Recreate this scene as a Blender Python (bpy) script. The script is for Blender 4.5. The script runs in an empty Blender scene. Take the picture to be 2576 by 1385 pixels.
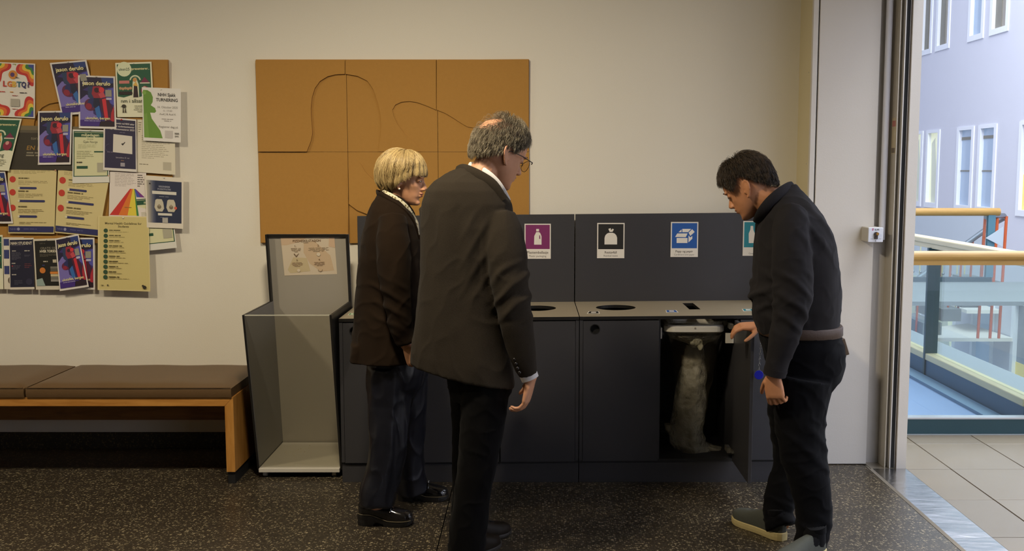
import bpy, bmesh, math, random
import numpy as np
from mathutils import Vector, Matrix, noise as mnoise
random.seed(7); rng = np.random.default_rng(7)
R = math.radians
SC = bpy.context.scene
COL = SC.collection

# ------------------------------------------------------------------ camera, light, exposure
CAM_H, FPX, PCX, PCY, PITCH = 1.58, 2573.0, 1337.0, 692.0, R(5.92)
cam_d = bpy.data.cameras.new('camera'); cam = bpy.data.objects.new('camera', cam_d); COL.objects.link(cam)
cam.location = (0, 0, CAM_H); cam.rotation_euler = (R(90) - PITCH, 0, 0)
cam_d.sensor_fit = 'HORIZONTAL'; cam_d.sensor_width = 36.0; cam_d.lens = 36.0 * FPX / 2576
cam_d.shift_x = -(PCX - 1288) / 2576; cam_d.clip_start = 0.05; cam_d.clip_end = 200
SC.camera = cam
SC.view_settings.view_transform = 'Standard'; SC.view_settings.look = 'None'
SC.view_settings.gamma = 1.0; SC.view_settings.exposure = 0.0; SC.view_settings.use_curve_mapping = False
try:
    SC.cycles.use_denoising = True; SC.cycles.max_bounces = 8; SC.cycles.transparent_max_bounces = 16
    SC.cycles.sample_clamp_indirect = 4.0
    SC.cycles.caustics_reflective = False; SC.cycles.caustics_refractive = False
except Exception: pass

world = bpy.data.worlds.new('daylight'); SC.world = world; world.use_nodes = True
bg = world.node_tree.nodes['Background']
bg.inputs[0].default_value = (0.62, 0.76, 1.0, 1); bg.inputs[1].default_value = 0.55

def area(name, loc, aim, size, power, col, sy=None, spread=180):
    l = bpy.data.lights.new(name, 'AREA'); l.energy = power; l.color = col
    l.shape = 'RECTANGLE' if sy else 'DISK'; l.size = size
    if sy: l.size_y = sy
    l.spread = R(spread)
    o = bpy.data.objects.new(name, l); COL.objects.link(o); o.location = loc
    d = Vector(aim) - Vector(loc); o.rotation_euler = d.to_track_quat('-Z', 'Y').to_euler()
    return o
WARM = (1.0, 0.865, 0.655)
area('ceiling_light_a', (-2.9, 3.45, 2.82), (-2.7, 4.6, 0.0), 0.26, 25, WARM, spread=146)
area('ceiling_light_b', (-4.9, 3.3, 2.82), (-4.6, 4.5, 0.0), 0.26, 13, WARM, spread=146)
area('ceiling_light_c', (-0.75, 3.45, 2.82), (-0.4, 4.8, 0.0), 0.3, 40, WARM, spread=146)
area('atrium_skylight', (5.2, 8.0, 9.4), (5.2, 8.0, 0), 5.0, 2300, (0.94, 0.96, 1.0), sy=16)
area('lower_storey_light', (5.6, 10, -0.45), (5.6, 10, -3), 3.5, 160, (1.0, 0.98, 0.94), sy=9)
area('atrium_fill_light', (7.6, 1.5, 2.6), (1.0, 5.4, 1.4), 3.2, 66, (1.0, 0.93, 0.82), sy=2.6)  # added fill for daylight through the opening; no window stands here

# ------------------------------------------------------------------ projection helpers (photo measurements -> metres)
cP, sP = math.cos(PITCH), math.sin(PITCH)
def P(u, v, Y):
    r = (u - PCX) / FPX; q = (PCY - v) / FPX; t = Y / (cP + q * sP)
    return Vector((r * t, Y, CAM_H + t * (-sP + q * cP)))
def F(u, v, Z=0.0):
    r = (u - PCX) / FPX; q = (PCY - v) / FPX; t = (Z - CAM_H) / (-sP + q * cP)
    return Vector((r * t, t * (cP + q * sP), Z))

# ------------------------------------------------------------------ materials
def lin(c):
    out = []
    for x in c:
        x = x / 255.0
        out.append(x / 12.92 if x <= 0.04045 else ((x + 0.055) / 1.055) ** 2.4)
    return tuple(out) + (1.0,)
MATS = {}
def mat(name, col, rough=0.5, metal=0.0, var=None, bump=None, spec=0.5, coat=0.0, stretch=None, emit=None):
    """principled material; col is sRGB 0-255; var=(scale, amount) mottles the colour, bump=(scale, strength)"""
    if name in MATS: return MATS[name]
    m = bpy.data.materials.new(name); m.use_nodes = True; nt = m.node_tree; b = nt.nodes['Principled BSDF']
    b.inputs['Base Color'].default_value = lin(col); b.inputs['Roughness'].default_value = rough
    b.inputs['Metallic'].default_value = metal; b.inputs['Specular IOR Level'].default_value = spec
    b.inputs['Coat Weight'].default_value = coat
    if var or bump:
        tc = nt.nodes.new('ShaderNodeTexCoord'); mp = nt.nodes.new('ShaderNodeMapping')
        nt.links.new(tc.outputs['Object'], mp.inputs[0])
        if stretch: mp.inputs['Scale'].default_value = stretch
    if var:
        n = nt.nodes.new('ShaderNodeTexNoise'); n.inputs['Scale'].default_value = var[0]; n.inputs['Detail'].default_value = 4
        nt.links.new(mp.outputs[0], n.inputs['Vector'])
        hs = nt.nodes.new('ShaderNodeMix'); hs.data_type = 'RGBA'; a = var[1]
        c = lin(col); hs.inputs['A'].default_value = tuple(x * (1 - a) for x in c[:3]) + (1,)
        hs.inputs['B'].default_value = tuple(min(1, x * (1 + a)) for x in c[:3]) + (1,)
        nt.links.new(n.outputs['Fac'], hs.inputs['Factor']); nt.links.new(hs.outputs['Result'], b.inputs['Base Color'])
    if bump:
        n2 = nt.nodes.new('ShaderNodeTexNoise'); n2.inputs['Scale'].default_value = bump[0]; n2.inputs['Detail'].default_value = 3
        nt.links.new(mp.outputs[0], n2.inputs['Vector'])
        bp = nt.nodes.new('ShaderNodeBump'); bp.inputs['Strength'].default_value = bump[1]; bp.inputs['Distance'].default_value = 0.01
        nt.links.new(n2.outputs['Fac'], bp.inputs['Height']); nt.links.new(bp.outputs[0], b.inputs['Normal'])
    if emit:
        b.inputs['Emission Color'].default_value = lin(emit[0]); b.inputs['Emission Strength'].default_value = emit[1]
    MATS[name] = m; return m

def terrazzo(name, base, chip, chip2, rough=0.38):
    m = bpy.data.materials.new(name); m.use_nodes = True; nt = m.node_tree; b = nt.nodes['Principled BSDF']
    tc = nt.nodes.new('ShaderNodeTexCoord')
    def vor(scale, lo, hi, c):
        v = nt.nodes.new('ShaderNodeTexVoronoi'); v.inputs['Scale'].default_value = scale
        nt.links.new(tc.outputs['Object'], v.inputs['Vector'])
        sep = nt.nodes.new('ShaderNodeSeparateColor'); nt.links.new(v.outputs['Color'], sep.inputs[0])
        r = nt.nodes.new('ShaderNodeMapRange'); r.inputs[1].default_value = lo; r.inputs[2].default_value = hi
        nt.links.new(sep.outputs[0], r.inputs[0])
        d = nt.nodes.new('ShaderNodeMapRange'); d.inputs[1].default_value = 0.50; d.inputs[2].default_value = 0.36
        nt.links.new(v.outputs['Distance'], d.inputs[0])
        mu = nt.nodes.new('ShaderNodeMath'); mu.operation = 'MULTIPLY'
        nt.links.new(r.outputs[0], mu.inputs[0]); nt.links.new(d.outputs[0], mu.inputs[1])
        return mu, c
    prev = None
    nz = nt.nodes.new('ShaderNodeTexNoise'); nz.inputs['Scale'].default_value = 2.3; nz.inputs['Detail'].default_value = 5
    nt.links.new(tc.outputs['Object'], nz.inputs['Vector'])
    mx = nt.nodes.new('ShaderNodeMix'); mx.data_type = 'RGBA'
    c = lin(base); mx.inputs['A'].default_value = tuple(x * 0.75 for x in c[:3]) + (1,); mx.inputs['B'].default_value = tuple(x * 1.25 for x in c[:3]) + (1,)
    nt.links.new(nz.outputs['Fac'], mx.inputs['Factor']); prev = mx.outputs['Result']
    for mu, cc in (vor(185, 0.25, 0.95, chip2), vor(108, 0.60, 0.95, chip), vor(72, 0.84, 0.98, chip)):
        k = nt.nodes.new('ShaderNodeMix'); k.data_type = 'RGBA'; k.inputs['B'].default_value = lin(cc)
        nt.links.new(mu.outputs[0], k.inputs['Factor']); nt.links.new(prev, k.inputs['A']); prev = k.outputs['Result']
    nt.links.new(prev, b.inputs['Base Color']); b.inputs['Roughness'].default_value = rough
    MATS[name] = m; return m

def wood(name, c1, c2, scale=6, stretch=(1, 14, 14), rough=0.45):
    m = bpy.data.materials.new(name); m.use_nodes = True; nt = m.node_tree; b = nt.nodes['Principled BSDF']
    tc = nt.nodes.new('ShaderNodeTexCoord'); mp = nt.nodes.new('ShaderNodeMapping'); mp.inputs['Scale'].default_value = stretch
    nt.links.new(tc.outputs['Object'], mp.inputs[0])
    n = nt.nodes.new('ShaderNodeTexNoise'); n.inputs['Scale'].default_value = scale; n.inputs['Detail'].default_value = 5; n.inputs['Distortion'].default_value = 0.6
    nt.links.new(mp.outputs[0], n.inputs['Vector'])
    cr = nt.nodes.new('ShaderNodeValToRGB'); cr.color_ramp.elements[0].position = 0.3; cr.color_ramp.elements[1].position = 0.72
    cr.color_ramp.elements[0].color = lin(c1); cr.color_ramp.elements[1].color = lin(c2)
    nt.links.new(n.outputs['Fac'], cr.inputs[0]); nt.links.new(cr.outputs[0], b.inputs['Base Color']); b.inputs['Roughness'].default_value = rough
    MATS[name] = m; return m

def glass(name, tint=(235, 245, 242), refl=0.06, fres=True):
    m = bpy.data.materials.new(name); m.use_nodes = True; nt = m.node_tree; nt.nodes.clear()
    out = nt.nodes.new('ShaderNodeOutputMaterial'); tr = nt.nodes.new('ShaderNodeBsdfTransparent'); gl = nt.nodes.new('ShaderNodeBsdfGlossy')
    tr.inputs[0].default_value = lin(tint); gl.inputs['Roughness'].default_value = 0.02
    mx = nt.nodes.new('ShaderNodeMixShader')
    lw = nt.nodes.new('ShaderNodeLayerWeight'); lw.inputs[0].default_value = 0.5      # thin sheet: Schlick reflectance
    pw = nt.nodes.new('ShaderNodeMath'); pw.operation = 'POWER'; pw.inputs[1].default_value = 5.0; nt.links.new(lw.outputs['Facing'], pw.inputs[0])
    ma = nt.nodes.new('ShaderNodeMath'); ma.operation = 'MULTIPLY_ADD'; ma.inputs[1].default_value = 0.96 - refl; ma.inputs[2].default_value = refl * 0.66; nt.links.new(pw.outputs[0], ma.inputs[0])
    nt.links.new(ma.outputs[0], mx.inputs[0])
    nt.links.new(tr.outputs[0], mx.inputs[1]); nt.links.new(gl.outputs[0], mx.inputs[2]); nt.links.new(mx.outputs[0], out.inputs[0])
    MATS[name] = m; return m

def film(name, col, alpha, rough=0.18, bump=None):
    m = bpy.data.materials.new(name); m.use_nodes = True; nt = m.node_tree; b = nt.nodes['Principled BSDF']
    b.inputs['Base Color'].default_value = lin(col); b.inputs['Roughness'].default_value = rough; b.inputs['Alpha'].default_value = alpha
    b.inputs['Specular IOR Level'].default_value = 0.8
    if bump:
        tc = nt.nodes.new('ShaderNodeTexCoord'); n = nt.nodes.new('ShaderNodeTexNoise'); n.inputs['Scale'].default_value = bump[0]; n.inputs['Detail'].default_value = 6
        nt.links.new(tc.outputs['Object'], n.inputs['Vector'])
        bp = nt.nodes.new('ShaderNodeBump'); bp.inputs['Strength'].default_value = bump[1]; bp.inputs['Distance'].default_value = 0.02
        nt.links.new(n.outputs['Fac'], bp.inputs['Height']); nt.links.new(bp.outputs[0], b.inputs['Normal'])
    MATS[name] = m; return m

# ------------------------------------------------------------------ mesh helpers
class MB:
    def __init__(s): s.v = []; s.f = []; s.m = []
    def add(s, vs, fs, mi=0):
        o = len(s.v); s.v += [tuple(p) for p in vs]
        for f in fs: s.f.append(tuple(i + o for i in f)); s.m.append(mi)
        return s
    def box(s, x0, x1, y0, y1, z0, z1, mi=0):
        v = [(x, y, z) for z in (z0, z1) for y in (y0, y1) for x in (x0, x1)]
        return s.add(v, [(0, 2, 3, 1), (4, 5, 7, 6), (0, 1, 5, 4), (2, 6, 7, 3), (0, 4, 6, 2), (1, 3, 7, 5)], mi)
    def prism(s, poly, d, mi=0):
        n = len(poly); d = Vector(d); a = [Vector(p) for p in poly]; b = [p + d for p in a]
        fs = [tuple(range(n)), tuple(range(2 * n - 1, n - 1, -1))] + [(i, i + n, (i + 1) % n + n, (i + 1) % n) for i in range(n)]
        return s.add(a + b, fs, mi)
    def face(s, poly, mi=0): return s.add(poly, [tuple(range(len(poly)))], mi)
    def tube(s, pts, r, n=10, mi=0, closed=False):
        vs, fs = tube(pts, r, n=n, closed=closed); return s.add(vs, fs, mi)
    def cyl(s, a, b, r, n=20, mi=0): return s.tube([a, b], r, n, mi)
    def solid(s, vf, mi=0): return s.add(vf[0], vf[1], mi)
    def build(s, name, mats, parent=None, smooth=False, bevel=0, seg=2, loc=None):
        me = bpy.data.meshes.new(name); me.from_pydata(s.v, [], s.f)
        if not isinstance(mats, (list, tuple)): mats = [mats]
        for k in mats: me.materials.append(k)
        me.polygons.foreach_set('material_index', s.m)
        bm = bmesh.new(); bm.from_mesh(me); bmesh.ops.recalc_face_normals(bm, faces=bm.faces); bm.to_mesh(me); bm.free()
        if smooth: me.polygons.foreach_set('use_smooth', [True] * len(me.polygons)); me.set_sharp_from_angle(angle=R(50))
        me.update()
        return link(name, me, parent, bevel, seg)
def link(name, me, parent=None, bevel=0, seg=2):
    o = bpy.data.objects.new(name, me); COL.objects.link(o)
    if parent is not None:
        o.parent = parent; o.matrix_parent_inverse = parent.matrix_world.inverted() if False else Matrix.Translation(-parent.location) if parent.rotation_euler.to_matrix().is_identity_rot() else parent_inv(parent)
    if bevel:
        b = o.modifiers.new('bevel', 'BEVEL'); b.width = bevel; b.segments = seg; b.limit_method = 'ANGLE'; b.angle_limit = R(40); b.harden_normals = False
    return o
def link(name, me, parent=None, bevel=0, seg=2):
    o = bpy.data.objects.new(name, me); COL.objects.link(o)
    if parent is not None:
        o.parent = parent; o.matrix_parent_inverse = wmat(parent).inverted()
    if bevel:
        b = o.modifiers.new('bevel', 'BEVEL'); b.width = bevel; b.segments = seg; b.limit_method = 'ANGLE'; b.angle_limit = R(40)
    return o
def wmat(o):
    m = Matrix.LocRotScale(o.location, o.rotation_euler, o.scale)
    return wmat(o.parent) @ o.matrix_parent_inverse @ m if o.parent else m
def tag(o, label=None, cat=None, group=None, kind=None):
    if label: o['label'] = label
    if cat: o['category'] = cat
    if group: o['group'] = group
    if kind: o['kind'] = kind
    return o
def empty(name, loc, label=None, cat=None, group=None, kind=None):
    o = bpy.data.objects.new(name, None); COL.objects.link(o); o.location = loc; o.empty_display_size = 0.05
    return tag(o, label, cat, group, kind)
def struct(o): o['kind'] = 'structure'; return o

def frames(pts, up=None):
    pts = [Vector(p) for p in pts]; n = len(pts); out = []
    t0 = (pts[1] - pts[0]).normalized()
    u = Vector(up) if up is not None else (Vector((0, 0, 1)) if abs(t0.z) < 0.9 else Vector((1, 0, 0)))
    for i in range(n):
        t = (pts[min(i + 1, n - 1)] - pts[max(i - 1, 0)]).normalized()
        u = (u - t * u.dot(t)); u = u.normalized() if u.length > 1e-6 else t.orthogonal().normalized()
        out.append((t, u, t.cross(u)))
    return pts, out
def tube(pts, r, n=12, up=None, closed=False, round_ends=False):
    """tube along pts; r = number or list of numbers or (a, b) pairs (a along the up vector)"""
    pts, fr = frames(pts, up); N = len(pts)
    rr = [r] * N if isinstance(r, (int, float, tuple)) else list(r)
    rr = [(x, x) if isinstance(x, (int, float)) else x for x in rr]
    if round_ends:
        def cap(i, sgn):
            p = pts[i]; t = fr[i][0] * sgn; a, b = rr[i]; m = min(a, b)
            return [(p + t * m * math.sin(R(q)), (a * math.cos(R(q)), b * math.cos(R(q))), fr[i]) for q in (30, 60, 80)]
        seq = [(pts[i], rr[i], fr[i]) for i in range(N)]
        seq = cap(0, -1)[::-1] + seq + cap(N - 1, 1)
    else: seq = [(pts[i], rr[i], fr[i]) for i in range(N)]
    vs = []
    for p, (a, b), (t, u, w) in seq:
        for k in range(n):
            q = 2 * math.pi * k / n; vs.append(p + u * a * math.cos(q) + w * b * math.sin(q))
    M = len(seq); fs = []
    for i in range(M - 1 + (1 if closed else 0)):
        j = (i + 1) % M
        for k in range(n): fs.append((i * n + k, i * n + (k + 1) % n, j * n + (k + 1) % n, j * n + k))
    if not closed: fs.append(tuple(range(n - 1, -1, -1))); fs.append(tuple(range((M - 1) * n, M * n)))
    return vs, fs
def ellipsoid(c, r, n=16, m=10, rot=None):
    vs = []; fs = []; c = Vector(c)
    for i in range(1, m):
        th = math.pi * i / m
        for k in range(n):
            q = 2 * math.pi * k / n
            p = Vector((r[0] * math.sin(th) * math.cos(q), r[1] * math.sin(th) * math.sin(q), r[2] * math.cos(th)))
            if rot is not None: p = rot @ p
            vs.append(c + p)
    for i in range(m - 2):
        for k in range(n): fs.append((i * n + k, (i + 1) * n + k, (i + 1) * n + (k + 1) % n, i * n + (k + 1) % n))
    a = Vector((0, 0, r[2])); b = Vector((0, 0, -r[2]))
    if rot is not None: a = rot @ a; b = rot @ b
    vs += [c + a, c + b]; t = len(vs) - 2
    for k in range(n):
        fs.append((t, k, (k + 1) % n)); fs.append((t + 1, (m - 2) * n + (k + 1) % n, (m - 2) * n + k))
    return vs, fs
def loft(rings):
    n = len(rings[0]); vs = [p for r in rings for p in r]; fs = []
    for i in range(len(rings) - 1):
        for k in range(n): fs.append((i * n + k, i * n + (k + 1) % n, (i + 1) * n + (k + 1) % n, (i + 1) * n + k))
    fs.append(tuple(range(n - 1, -1, -1))); fs.append(tuple(range((len(rings) - 1) * n, len(rings) * n)))
    return vs, fs
def evalmesh(o, name):
    dg = bpy.context.evaluated_depsgraph_get(); me = bpy.data.meshes.new_from_object(o.evaluated_get(dg)); me.name = name; return me
def boolean_cut(o, cutters):
    """cut the closed meshes in `cutters` (MB objects) out of o, and keep the plain result mesh"""
    tmp = []
    for c in cutters:
        q = c.build('cutter', o.data.materials[0]); tmp.append(q)
        b = o.modifiers.new('cut', 'BOOLEAN'); b.object = q; b.operation = 'DIFFERENCE'; b.solver = 'EXACT'
    bpy.context.view_layer.update()
    me = evalmesh(o, o.name); o.modifiers.clear(); o.data = me
    for q in tmp: bpy.data.objects.remove(q, do_unlink=True)
    return o
def remesh(parts, voxel, smooth=4, name='body', fac=0.5):
    """union of closed solids as one continuous skin"""
    mb = MB()
    for p in parts: mb.solid(p)
    me = bpy.data.meshes.new(name); me.from_pydata(mb.v, [], mb.f)
    bm = bmesh.new(); bm.from_mesh(me); bmesh.ops.recalc_face_normals(bm, faces=bm.faces); bm.to_mesh(me); bm.free()
    o = bpy.data.objects.new(name, me); COL.objects.link(o)
    r = o.modifiers.new('r', 'REMESH'); r.mode = 'VOXEL'; r.voxel_size = voxel; r.adaptivity = 0.0
    if smooth:
        s = o.modifiers.new('s', 'SMOOTH'); s.factor = fac; s.iterations = smooth
    bpy.context.view_layer.update()
    out = evalmesh(o, name); bpy.data.objects.remove(o, do_unlink=True)
    out.polygons.foreach_set('use_smooth', [True] * len(out.polygons))
    return out
def displace(me, fn):
    """move each vertex along its normal by fn(co array, normal array) -> distances"""
    n = len(me.vertices); co = np.empty(n * 3); me.vertices.foreach_get('co', co); co = co.reshape(-1, 3)
    no = np.empty(n * 3); me.vertices.foreach_get('normal', no); no = no.reshape(-1, 3)
    co = co + no * fn(co, no)[:, None]
    me.vertices.foreach_set('co', co.ravel()); me.update()
def vnoise(co, scale, off=0.0):
    return np.array([mnoise.noise((x * scale[0] + off, y * scale[1] + off, z * scale[2] - off)) for x, y, z in co])

TXT = {}
def text2d(s, bold=0.0, shear=0.0):
    """(verts, faces, width, height) of a line of lettering, cap height about 1"""
    k = (s, bold, shear)
    if k in TXT: return TXT[k]
    cu = bpy.data.curves.new('t', 'FONT'); cu.body = s; cu.size = 1.4; cu.resolution_u = 2; cu.offset = bold; cu.shear = shear
    o = bpy.data.objects.new('t', cu); COL.objects.link(o); bpy.context.view_layer.update()
    me = evalmesh(o, 't'); v = [(p.co.x, p.co.y) for p in me.vertices]; f = [tuple(q.vertices) for q in me.polygons]
    bpy.data.objects.remove(o, do_unlink=True); bpy.data.meshes.remove(me); bpy.data.curves.remove(cu)
    x0 = min(p[0] for p in v); x1 = max(p[0] for p in v)
    v = [(p[0] - (x0 + x1) / 2, p[1]) for p in v]
    TXT[k] = (v, f, x1 - x0); return TXT[k]
# ================================================================== MATERIALS OF THE SETTING
wall_m = mat('cream_wall_paint', (226, 220, 204), 0.85, bump=(160, 0.05))
white_m = mat('white_wall_paint', (216, 211, 203), 0.75, bump=(160, 0.04))
return_m = mat('warm_lit_return', (215, 203, 165), 0.8, bump=(160, 0.05))  # column side tinted yellow with the warm light falling on it
ceil_m = mat('ceiling_paint', (216, 212, 202), 0.9)
terr_m = terrazzo('dark_terrazzo', (46, 40, 32), (138, 126, 100), (82, 73, 57))
terr_b = terrazzo('skirting_terrazzo', (40, 34, 26), (90, 80, 55), (62, 54, 38), 0.5)
joint_m = mat('joint_filler', (18, 15, 12), 0.8)
tile_m = mat('stone_floor_tile', (122, 111, 94), 0.32, var=(2.5, 0.08))
tile_m2 = mat('stone_floor_tile_b', (117, 107, 92), 0.34, var=(2.2, 0.08))
grout_m = mat('tile_grout', (118, 100, 72), 0.9)
steel_m = mat('brushed_steel', (200, 200, 202), 0.24, 1.0, bump=(3.4, 0.8), stretch=(1, 2.6, 1))
steel_edge = mat('steel_edge', (206, 198, 184), 0.32, 0.9)
black_m = mat('black_gap', (12, 11, 10), 0.7)
alu_m = mat('guide_aluminium', (196, 188, 172), 0.5, 0.3)
flange_m = mat('guide_flange', (214, 210, 204), 0.45)
brown_m = mat('guide_brush_seal', (96, 80, 68), 0.8)
teal_m = mat('dark_teal_steel', (36, 66, 74), 0.5, 0.1)
hand_m = wood('yellow_handrail_wood', (160, 124, 62), (176, 140, 74), 3, (1, 8, 8), 0.38)
pale_m = wood('pale_rail_wood', (182, 172, 136), (192, 183, 148), 3, (8, 1, 8), 0.45)
atr_m = mat('atrium_white_paint', (214, 216, 226), 0.8)
grey_m = mat('grey_floor', (126, 132, 134), 0.6)
blue_m = mat('blue_linoleum', (104, 130, 164), 0.6)
strip_m = mat('blue_grey_kerb', (88, 118, 142), 0.6)
glass_m = glass('balustrade_glass', (246, 251, 250))
clear_m = glass('clear_acrylic', (246, 245, 240))
orange_m = mat('orange_steel', (196, 92, 48), 0.5)
silver_m = mat('silver_rail', (150, 156, 164), 0.3, 0.8)
paley_m = mat('pale_yellow_steel', (222, 208, 156), 0.5)
frame_w = mat('white_window_frame', (236, 240, 246), 0.6)

# ================================================================== ROOM SHELL
ZC = 2.86
w = struct(MB().box(-6.2, 1.80, 5.70, 5.92, 0, ZC).build('wall_back', wall_m)); tag(w, 'cream painted wall behind the notice boards and recycling cabinets', 'wall')
struct(tag(MB().box(-6.4, -6.2, -3.2, 5.92, 0, ZC).build('wall_left', wall_m), 'cream painted wall outside the picture', 'wall'))
struct(tag(MB().box(-6.4, 2.0, -3.4, -3.2, 0, ZC).build('wall_front', wall_m), 'cream painted wall behind the viewer', 'wall'))
struct(tag(MB().box(-6.4, 2.0, -3.4, 5.92, ZC, ZC + 0.25).build('ceiling', ceil_m), 'plain ceiling above the hall', 'ceiling'))
wr = MB(); wr.box(1.80, 1.985, -3.2, -0.6, 0, ZC); wr.box(1.80, 1.985, -0.6, 5.30, 2.58, ZC)
wr.box(1.9345, 1.985, 5.29, 5.92, 0, ZC); wr.box(1.80, 1.9345, 5.41, 5.92, 0, ZC)
struct(tag(wr.build('wall_right', white_m), 'white wall end beside the wide opening to the atrium', 'wall'))
# column with its flat front cover, the shadow gap and the narrow edge strip
cp = MB().box(1.47, 1.80, 5.40, 5.70, 0, ZC).build('column', return_m); struct(tag(cp, 'boxed column in the corner with a white front cover', 'column'))
MB().box(1.4865, 1.80, 5.372, 5.40, 0.004, ZC).build('front_cover', white_m, cp, bevel=0.002)
MB().box(1.4785, 1.4865, 5.392, 5.40, 0, ZC).build('shadow_gap', black_m, cp)
MB().box(1.452, 1.4785, 5.372, 5.40, 0, ZC).build('edge_strip', white_m, cp, bevel=0.0015)
for z in (1.61, 2.09): MB().add(*ellipsoid((1.4695, 5.50, z), (0.002, 0.004, 0.004), 8, 5)).build('screw_cap', alu_m, cp, smooth=True)
# terrazzo floor: three cast slabs with open joints
fl = MB().box(-6.4, 1.84, -3.4, 5.75, -0.12, -0.012).build('floor', joint_m); struct(tag(fl, 'dark terrazzo floor of the hall', 'floor'))
for x0, x1 in ((-6.4, -3.40), (-3.395, -0.3975), (-0.3925, 1.788)):
    MB().box(x0, x1, -3.4, 5.72, -0.012, 0.0).build('terrazzo_slab', terr_m, fl)
bb = MB().box(-6.2, -0.98, 5.682, 5.70, 0, 0.095).build('baseboard_back', terr_b, bevel=0.003); struct(tag(bb, 'dark terrazzo skirting along the foot of the cream wall', 'baseboard'))
# steel threshold
th = MB(); th.box(1.808, 1.985, -0.6, 5.29, -0.01, 0.003); th.build('t', steel_m); th_o = bpy.data.objects['t']; th_o.name = 'threshold'
tag(th_o, 'brushed steel threshold plate between terrazzo and floor tiles', 'threshold', kind='structure')
MB().prism([(1.7945, -0.6, -0.003), (1.808, -0.6, 0.003), (1.808, -0.6, -0.01), (1.7945, -0.6, -0.01)], (0, 6.02, 0)).build('bevelled_edge', steel_edge, th_o)
MB().box(1.80, 1.94, 5.29, 5.41, -0.01, 0.0025).build('end_plate', steel_edge, th_o)
# tiled landing
tl = MB().box(1.985, 8.0, -1.3, 6.0, -0.3, -0.006).build('floor', grout_m); struct(tag(tl, 'beige stone tiled landing outside the opening', 'floor'))
tmesh = {}
def tile(x0, x1, y0, y1):
    k = (round(x1 - x0, 3), round(y1 - y0, 3), random.random() < 0.5)
    if k not in tmesh:
        mb = MB().box(0, k[0], 0, k[1], -0.006, 0.0); o = mb.build('tile', tile_m if k[2] else tile_m2, tl, bevel=0.0012, seg=1); tmesh[k] = o
    else:
        o = tmesh[k].copy(); COL.objects.link(o)
    o.location = (x0, y0, random.uniform(-0.0006, 0.0006))
xs = [1.987, 2.226] + [2.226 + 0.4 * i for i in range(1, 15)]; ys = [5.287 + 0.5036 * i for i in range(-13, 2)] + [5.995]
for i in range(len(xs) - 1):
    for j in range(len(ys) - 1):
        tile(xs[i] + 0.003, xs[i + 1] - 0.003, ys[j] + 0.003, min(ys[j + 1] - 0.003, 5.995))
# roller shutter guide in front of the wall end
gd = empty('shutter_guide', (1.90, 5.35, 0), 'grey metal shutter guide rail with a dark slot beside the opening', 'guide rail')
MB().box(1.876, 1.880, 5.305, 5.41, 0.003, 2.58).build('side_plate', alu_m, gd)
MB().box(1.880, 1.9, 5.335, 5.41, 0.003, 2.58).build('back_plate', alu_m, gd)
MB().box(1.898, 1.904, 5.295, 5.37, 0.003, 2.58).build('flange', flange_m, gd, bevel=0.001)
MB().box(1.904, 1.927, 5.307, 5.40, 0.003, 2.58).build('slot', black_m, gd)
MB().box(1.927, 1.9295, 5.304, 5.40, 0.003, 2.58).build('flange', flange_m, gd)
MB().box(1.9295, 1.9345, 5.306, 5.40, 0.003, 2.58).build('brush_seal', brown_m, gd)
st = MB(); st.box(1.8752, 1.876, 5.312, 5.372, 1.66, 1.845, 0); st.box(1.8748, 1.8752, 5.318, 5.366, 1.80, 1.83, 1); st.box(1.8748, 1.8752, 5.318, 5.366, 1.645 + 0.02, 1.69, 2)
st.build('rating_sticker', [mat('sticker_cream', (196, 182, 150), 0.6), mat('sticker_pink', (186, 120, 110), 0.6), mat('sticker_grey', (120, 108, 92), 0.6)], gd)['label'] = 'small cream sticker with pink and grey bands'
cd = MB(); cd.tube([(1.842, 5.372, 1.212), (1.842, 5.372, ZC)], (0.017, 0.017), 16); c_o = cd.build('conduit', mat('pale_grey_pvc', (222, 222, 228), 0.45), smooth=True)
tag(c_o, 'pale grey cable conduit running up the white column edge', 'conduit')
kb = empty('key_switch', (1.77, 5.31, 1.245), 'small white key switch box with brass lock on the column', 'switch')
MB().box(1.733, 1.809, 5.262, 5.372, 1.207, 1.283).build('housing', mat('switch_grey', (188, 182, 170), 0.5), kb, bevel=0.006, seg=3)
MB().box(1.733, 1.809, 5.255, 5.264, 1.207, 1.283).build('face_plate', mat('switch_white', (222, 226, 236), 0.35), kb, bevel=0.003, seg=3)
cy = MB(); cy.tube([(1.772, 5.256, 1.249), (1.772, 5.244, 1.249)], 0.0115, 20); cy.box(1.764, 1.780, 5.246, 5.256, 1.224, 1.245)
cy.build('lock_cylinder', mat('dark_lock', (72, 66, 62), 0.4, 0.8), kb, bevel=0.001)
MB().tube([(1.776, 5.245, 1.251), (1.776, 5.241, 1.251)], 0.0075, 16).build('key_plug', mat('brass', (150, 112, 58), 0.35, 0.9), kb)
def lettering(mb, s, org, ex, ez, size, mi, off, bold=0.0, maxw=None, shear=0.0):
    """flat lettering: centred on org, ex/ez = unit vectors, size = cap height"""
    v, f, wd = text2d(s, bold, shear); org, ex, ez = Vector(org), Vector(ex), Vector(ez)
    sx = size if not maxw or wd * size <= maxw else maxw / wd
    mb.add([org + Vector(off) + ex * p[0] * sx + ez * (p[1] - 0.5) * size for p in v], f, mi)
pk = mat('print_black', (20, 20, 24), 0.6)
lt = MB(); lettering(lt, 'ILAR', (1.777, 5.2545, 1.272), (1, 0, 0), (0, 0, 1), 0.0085, 0, (0, 0, 0), 0.02); lt.build('lettering', pk, kb)
MB().face([(1.752, 5.2545, 1.266), (1.757, 5.2545, 1.266), (1.7605, 5.2545, 1.279), (1.752, 5.2545, 1.279)]).build('logo_mark', mat('print_pink', (196, 110, 150), 0.6), kb)
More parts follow.
